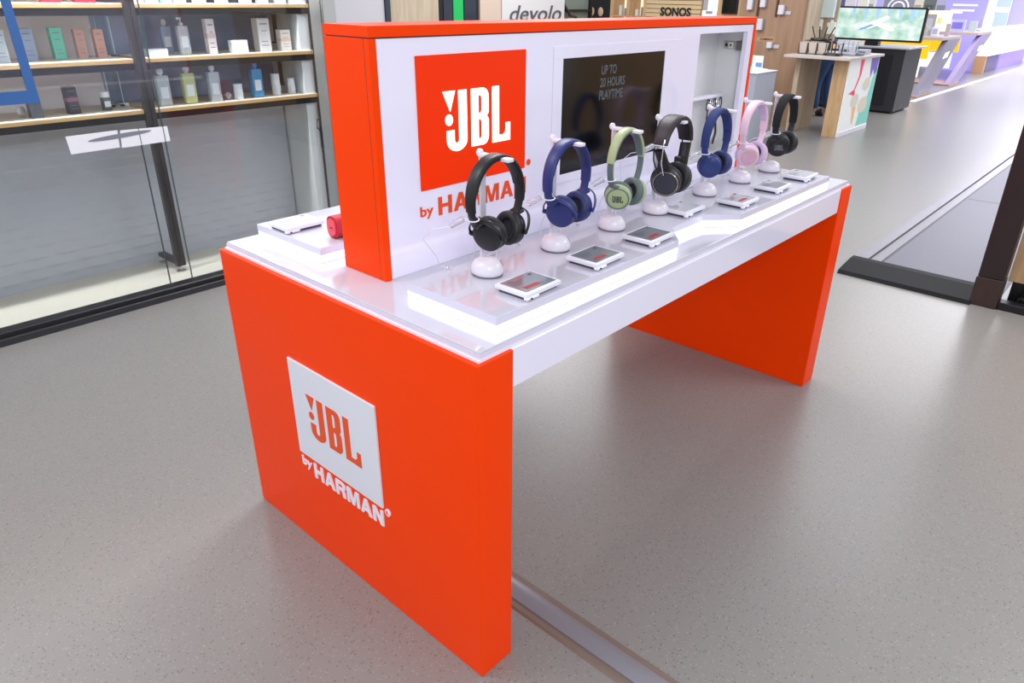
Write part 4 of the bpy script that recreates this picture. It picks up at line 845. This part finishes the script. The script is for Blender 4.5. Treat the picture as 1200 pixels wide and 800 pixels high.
MB().poly([(-3.18, 1.22), (-3.10, 1.26), (-2.92, 1.33), (-2.80, 1.38), (-2.77, 1.36), (-2.88, 1.28), (-2.70, 1.22), (-2.66, 1.18), (-2.72, 1.17), (-2.93, 1.24), (-3.06, 1.19)], FX(11.4945), 0.0008).build('picture_white_plane', mat('pic_white', (250, 252, 252), 0.4, emit=0.8), scp)
MB().poly([(-3.20, 1.16), (-3.08, 1.19), (-2.96, 1.245), (-3.02, 1.26), (-3.16, 1.20)], FX(11.494), 0.0008).build('picture_blue_tail', mat('pic_blue2', (120, 160, 196), 0.4, emit=0.6), scp)
B('tv_foot', BLACK, tv, 11.46, 11.60, 2.85, 3.05, 0.955, 1.02, 0.004)
# slanted phone desks
PURPLE = disp('violet_lit', (134, 120, 224), 0.8)
def slant_desk(label, x0, y0, x_top, ylen, wood=True, leg=(150, 146, 166)):
    t = thing('slanted_desk', label, 'desk', (0, 0, 0), 0, 'desks with slanted end slabs')
    lm = mat('slab_%d' % leg[0], leg, 0.3, var=0.05)
    MB().poly([(x0, 0.03), (x0+0.75, 0.03), (x_top+0.95, 0.93), (x_top, 0.93)], FY(y0), 0.10).build('end_slab', lm, t)
    MB().poly([(x0, 0.03), (x0+0.75, 0.03), (x_top+0.95, 0.93), (x_top, 0.93)], FY(y0+ylen), 0.10).build('end_slab', lm, t)
    B('desk_top', mat('desk_pale_wood', (200, 184, 180), 0.4), t, x_top-0.45, x_top+0.95, y0-0.10, y0+ylen, 0.93, 0.985, 0.003)
    B('yellow_front', disp('yellow_front_lit', (255, 196, 20), 0.35), t, x0+0.55, x0+0.60, y0+0.02, y0+ylen-0.1, 0.62, 0.90)
    B('white_card', disp('white_card_lit', (246, 244, 255), 0.6), t, x0+0.50, x0+0.54, y0+0.1, y0+ylen-0.4, 0.30, 0.60)
    B('base_board', mat('base_warm', (196, 160, 140), 0.4), t, x0-0.1, x0+0.8, y0-0.12, y0+ylen, 0, 0.03)
    MB().poly([(x_top-0.10, 0.60), (x_top+0.22, 0.62), (x_top+0.30, 0.72), (x_top+0.02, 0.70)], FY(y0-0.1005), 0.002).build('slab_emblem', disp('emblem_white', (250, 250, 255), 0.7), t)
    return t
slant_desk('nearest desk with a slanted grey slab and yellow front', 13.95, 2.85, 15.25, 1.3)
slant_desk('second desk with a slanted lilac slab and yellow front', 16.65, 2.95, 18.55, 1.5, True, (164, 150, 196))
t = thing('far_white_bench', 'bright white lit bench with a wooden end in the far background', 'bench', (0, 0, 0))
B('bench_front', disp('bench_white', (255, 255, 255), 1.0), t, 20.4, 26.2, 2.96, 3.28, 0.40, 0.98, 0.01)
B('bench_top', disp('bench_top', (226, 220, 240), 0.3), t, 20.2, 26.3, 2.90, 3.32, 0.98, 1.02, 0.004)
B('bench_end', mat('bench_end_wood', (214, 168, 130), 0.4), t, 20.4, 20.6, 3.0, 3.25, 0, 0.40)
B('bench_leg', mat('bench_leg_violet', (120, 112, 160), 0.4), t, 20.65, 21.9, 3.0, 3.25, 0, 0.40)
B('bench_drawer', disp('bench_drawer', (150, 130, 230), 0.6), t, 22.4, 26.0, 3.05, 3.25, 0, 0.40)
# objects on the far desks
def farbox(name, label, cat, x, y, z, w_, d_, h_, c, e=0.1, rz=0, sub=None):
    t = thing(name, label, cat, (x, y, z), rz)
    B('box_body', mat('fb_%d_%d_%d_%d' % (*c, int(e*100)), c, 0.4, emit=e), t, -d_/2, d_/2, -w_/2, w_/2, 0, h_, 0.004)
    if sub: B('box_face', mat('ff_%d_%d_%d' % sub, sub, 0.4, emit=e), t, -d_/2-0.004, -d_/2, -w_*0.36, w_*0.36, h_*0.25, h_*0.8)
    return t
farbox('placard', 'small grey placard at the back of the nearest slanted desk', 'placard', 15.6, 3.30, 0.985, 0.34, 0.04, 0.38, (172, 170, 176), 0.1, 0, (200, 198, 206))
farbox('product_box', 'grey-green carton in front of the small grey placard', 'box', 15.3, 3.25, 0.985, 0.16, 0.1, 0.17, (172, 178, 168), 0.1, 0, (196, 198, 190))
farbox('product_box', 'white carton right of the grey-green carton', 'box', 15.3, 3.02, 0.985, 0.12, 0.1, 0.16, (226, 224, 236), 0.15, 0, (176, 176, 206))
farbox('product_box', 'slim grey box nearest the slanted grey slab', 'box', 15.5, 2.86, 0.985, 0.07, 0.08, 0.22, (186, 174, 176), 0.1)
farbox('cream_sign', 'lit cream sign with orange marks on the second desk', 'sign', 18.3, 3.85, 0.985, 0.72, 0.05, 0.42, (255, 240, 206), 0.5)
for k in range(3): tag(B('orange_mark', disp('orange_marks', (246, 196, 110), 0.5), None, 18.262, 18.27, 3.68+0.14*k, 3.75+0.14*k, 1.14, 1.26), ['right', 'middle', 'left'][k]+' one of three pale orange marks on the lit cream sign', 'mark', 'orange marks on the cream sign')
farbox('product_box', 'grey and violet carton on the second desk', 'box', 18.4, 3.35, 0.985, 0.30, 0.1, 0.24, (176, 180, 206), 0.15, 0, (120, 110, 214))
farbox('product_box', 'greenish grey carton at the right end of the second desk', 'box', 18.5, 3.06, 0.985, 0.14, 0.1, 0.22, (176, 190, 190), 0.15)
t = thing('violet_poster', 'tall violet poster wall with two lines of pale marks', 'poster', (0, 0, 0))
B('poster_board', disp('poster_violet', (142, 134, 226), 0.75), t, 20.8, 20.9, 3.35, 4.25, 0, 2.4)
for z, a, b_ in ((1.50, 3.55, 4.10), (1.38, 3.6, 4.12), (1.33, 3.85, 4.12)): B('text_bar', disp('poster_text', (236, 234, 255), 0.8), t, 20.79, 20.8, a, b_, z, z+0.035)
farbox('white_figure_box', 'slim white lit box standing right of the violet poster', 'box', 20.6, 3.20, 1.02, 0.18, 0.1, 0.30, (240, 240, 255), 0.7)
t = thing('lit_screen', 'blue and white lit screen column at the far right edge of the shop', 'screen', (0, 0, 0))
B('screen_panel', disp('far_screen_blue', (150, 166, 236), 0.8), t, 24.0, 24.1, 3.40, 3.75, 0, 2.2)
B('screen_band', disp('far_screen_white', (244, 244, 255), 0.9), t, 23.99, 24.0, 3.42, 3.73, 1.35, 1.46)
cols = [((202, 198, 206), 'grey'), ((244, 236, 206), 'cream'), ((120, 128, 116), 'olive grey'), ((196, 196, 206), 'silver grey'), ((96, 92, 104), 'dark grey'), ((228, 228, 226), 'off-white'), ((146, 158, 196), 'slate blue'), ((214, 208, 226), 'pale lilac'), ((170, 160, 176), 'mauve grey')]
ys = [5.85, 5.25, 4.95, 4.65, 4.38, 6.5, 7.3, 8.0, 8.6]
for (c, nm), y in zip(cols, ys):
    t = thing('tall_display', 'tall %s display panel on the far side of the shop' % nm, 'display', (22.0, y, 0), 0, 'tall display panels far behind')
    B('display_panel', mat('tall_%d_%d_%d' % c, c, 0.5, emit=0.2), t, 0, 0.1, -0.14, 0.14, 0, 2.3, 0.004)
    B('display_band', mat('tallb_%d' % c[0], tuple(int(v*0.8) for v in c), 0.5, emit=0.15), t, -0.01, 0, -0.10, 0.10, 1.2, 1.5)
t = thing('round_emblem_sign', 'grey hanging sign with a ringed white emblem beside the television', 'sign', (16.45, 4.12, 0))
B('sign_board', mat('sign_slate', (150, 150, 166), 0.5, emit=0.15), t, 0, 0.05, -0.30, 0.30, 0, 2.0, 0.004)
for rr in (0.20, 0.12):
    MB().sweep([(-0.006, rr*math.cos(2*PI*i/28), 1.46+rr*0.9*math.sin(2*PI*i/28)) for i in range(28)], (1, 0, 0), 0.006, 0.03, 6, True).build('emblem_ring', disp('ring_white', (236, 236, 246), 0.4), t)
# things seen above the television
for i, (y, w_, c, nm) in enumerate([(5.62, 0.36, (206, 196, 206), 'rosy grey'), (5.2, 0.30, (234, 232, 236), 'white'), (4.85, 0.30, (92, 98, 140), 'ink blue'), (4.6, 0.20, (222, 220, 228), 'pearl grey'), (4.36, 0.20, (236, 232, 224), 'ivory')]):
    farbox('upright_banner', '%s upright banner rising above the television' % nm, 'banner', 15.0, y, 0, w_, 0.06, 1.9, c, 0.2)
tag(B('floor_light_strip', disp('strip_lit', (236, 232, 240), 0.25), None, 13.2, 26.2, 2.58, 2.66, 0, 0.012), 'thin pale strip along the floor of the far aisle', 'floor strip')
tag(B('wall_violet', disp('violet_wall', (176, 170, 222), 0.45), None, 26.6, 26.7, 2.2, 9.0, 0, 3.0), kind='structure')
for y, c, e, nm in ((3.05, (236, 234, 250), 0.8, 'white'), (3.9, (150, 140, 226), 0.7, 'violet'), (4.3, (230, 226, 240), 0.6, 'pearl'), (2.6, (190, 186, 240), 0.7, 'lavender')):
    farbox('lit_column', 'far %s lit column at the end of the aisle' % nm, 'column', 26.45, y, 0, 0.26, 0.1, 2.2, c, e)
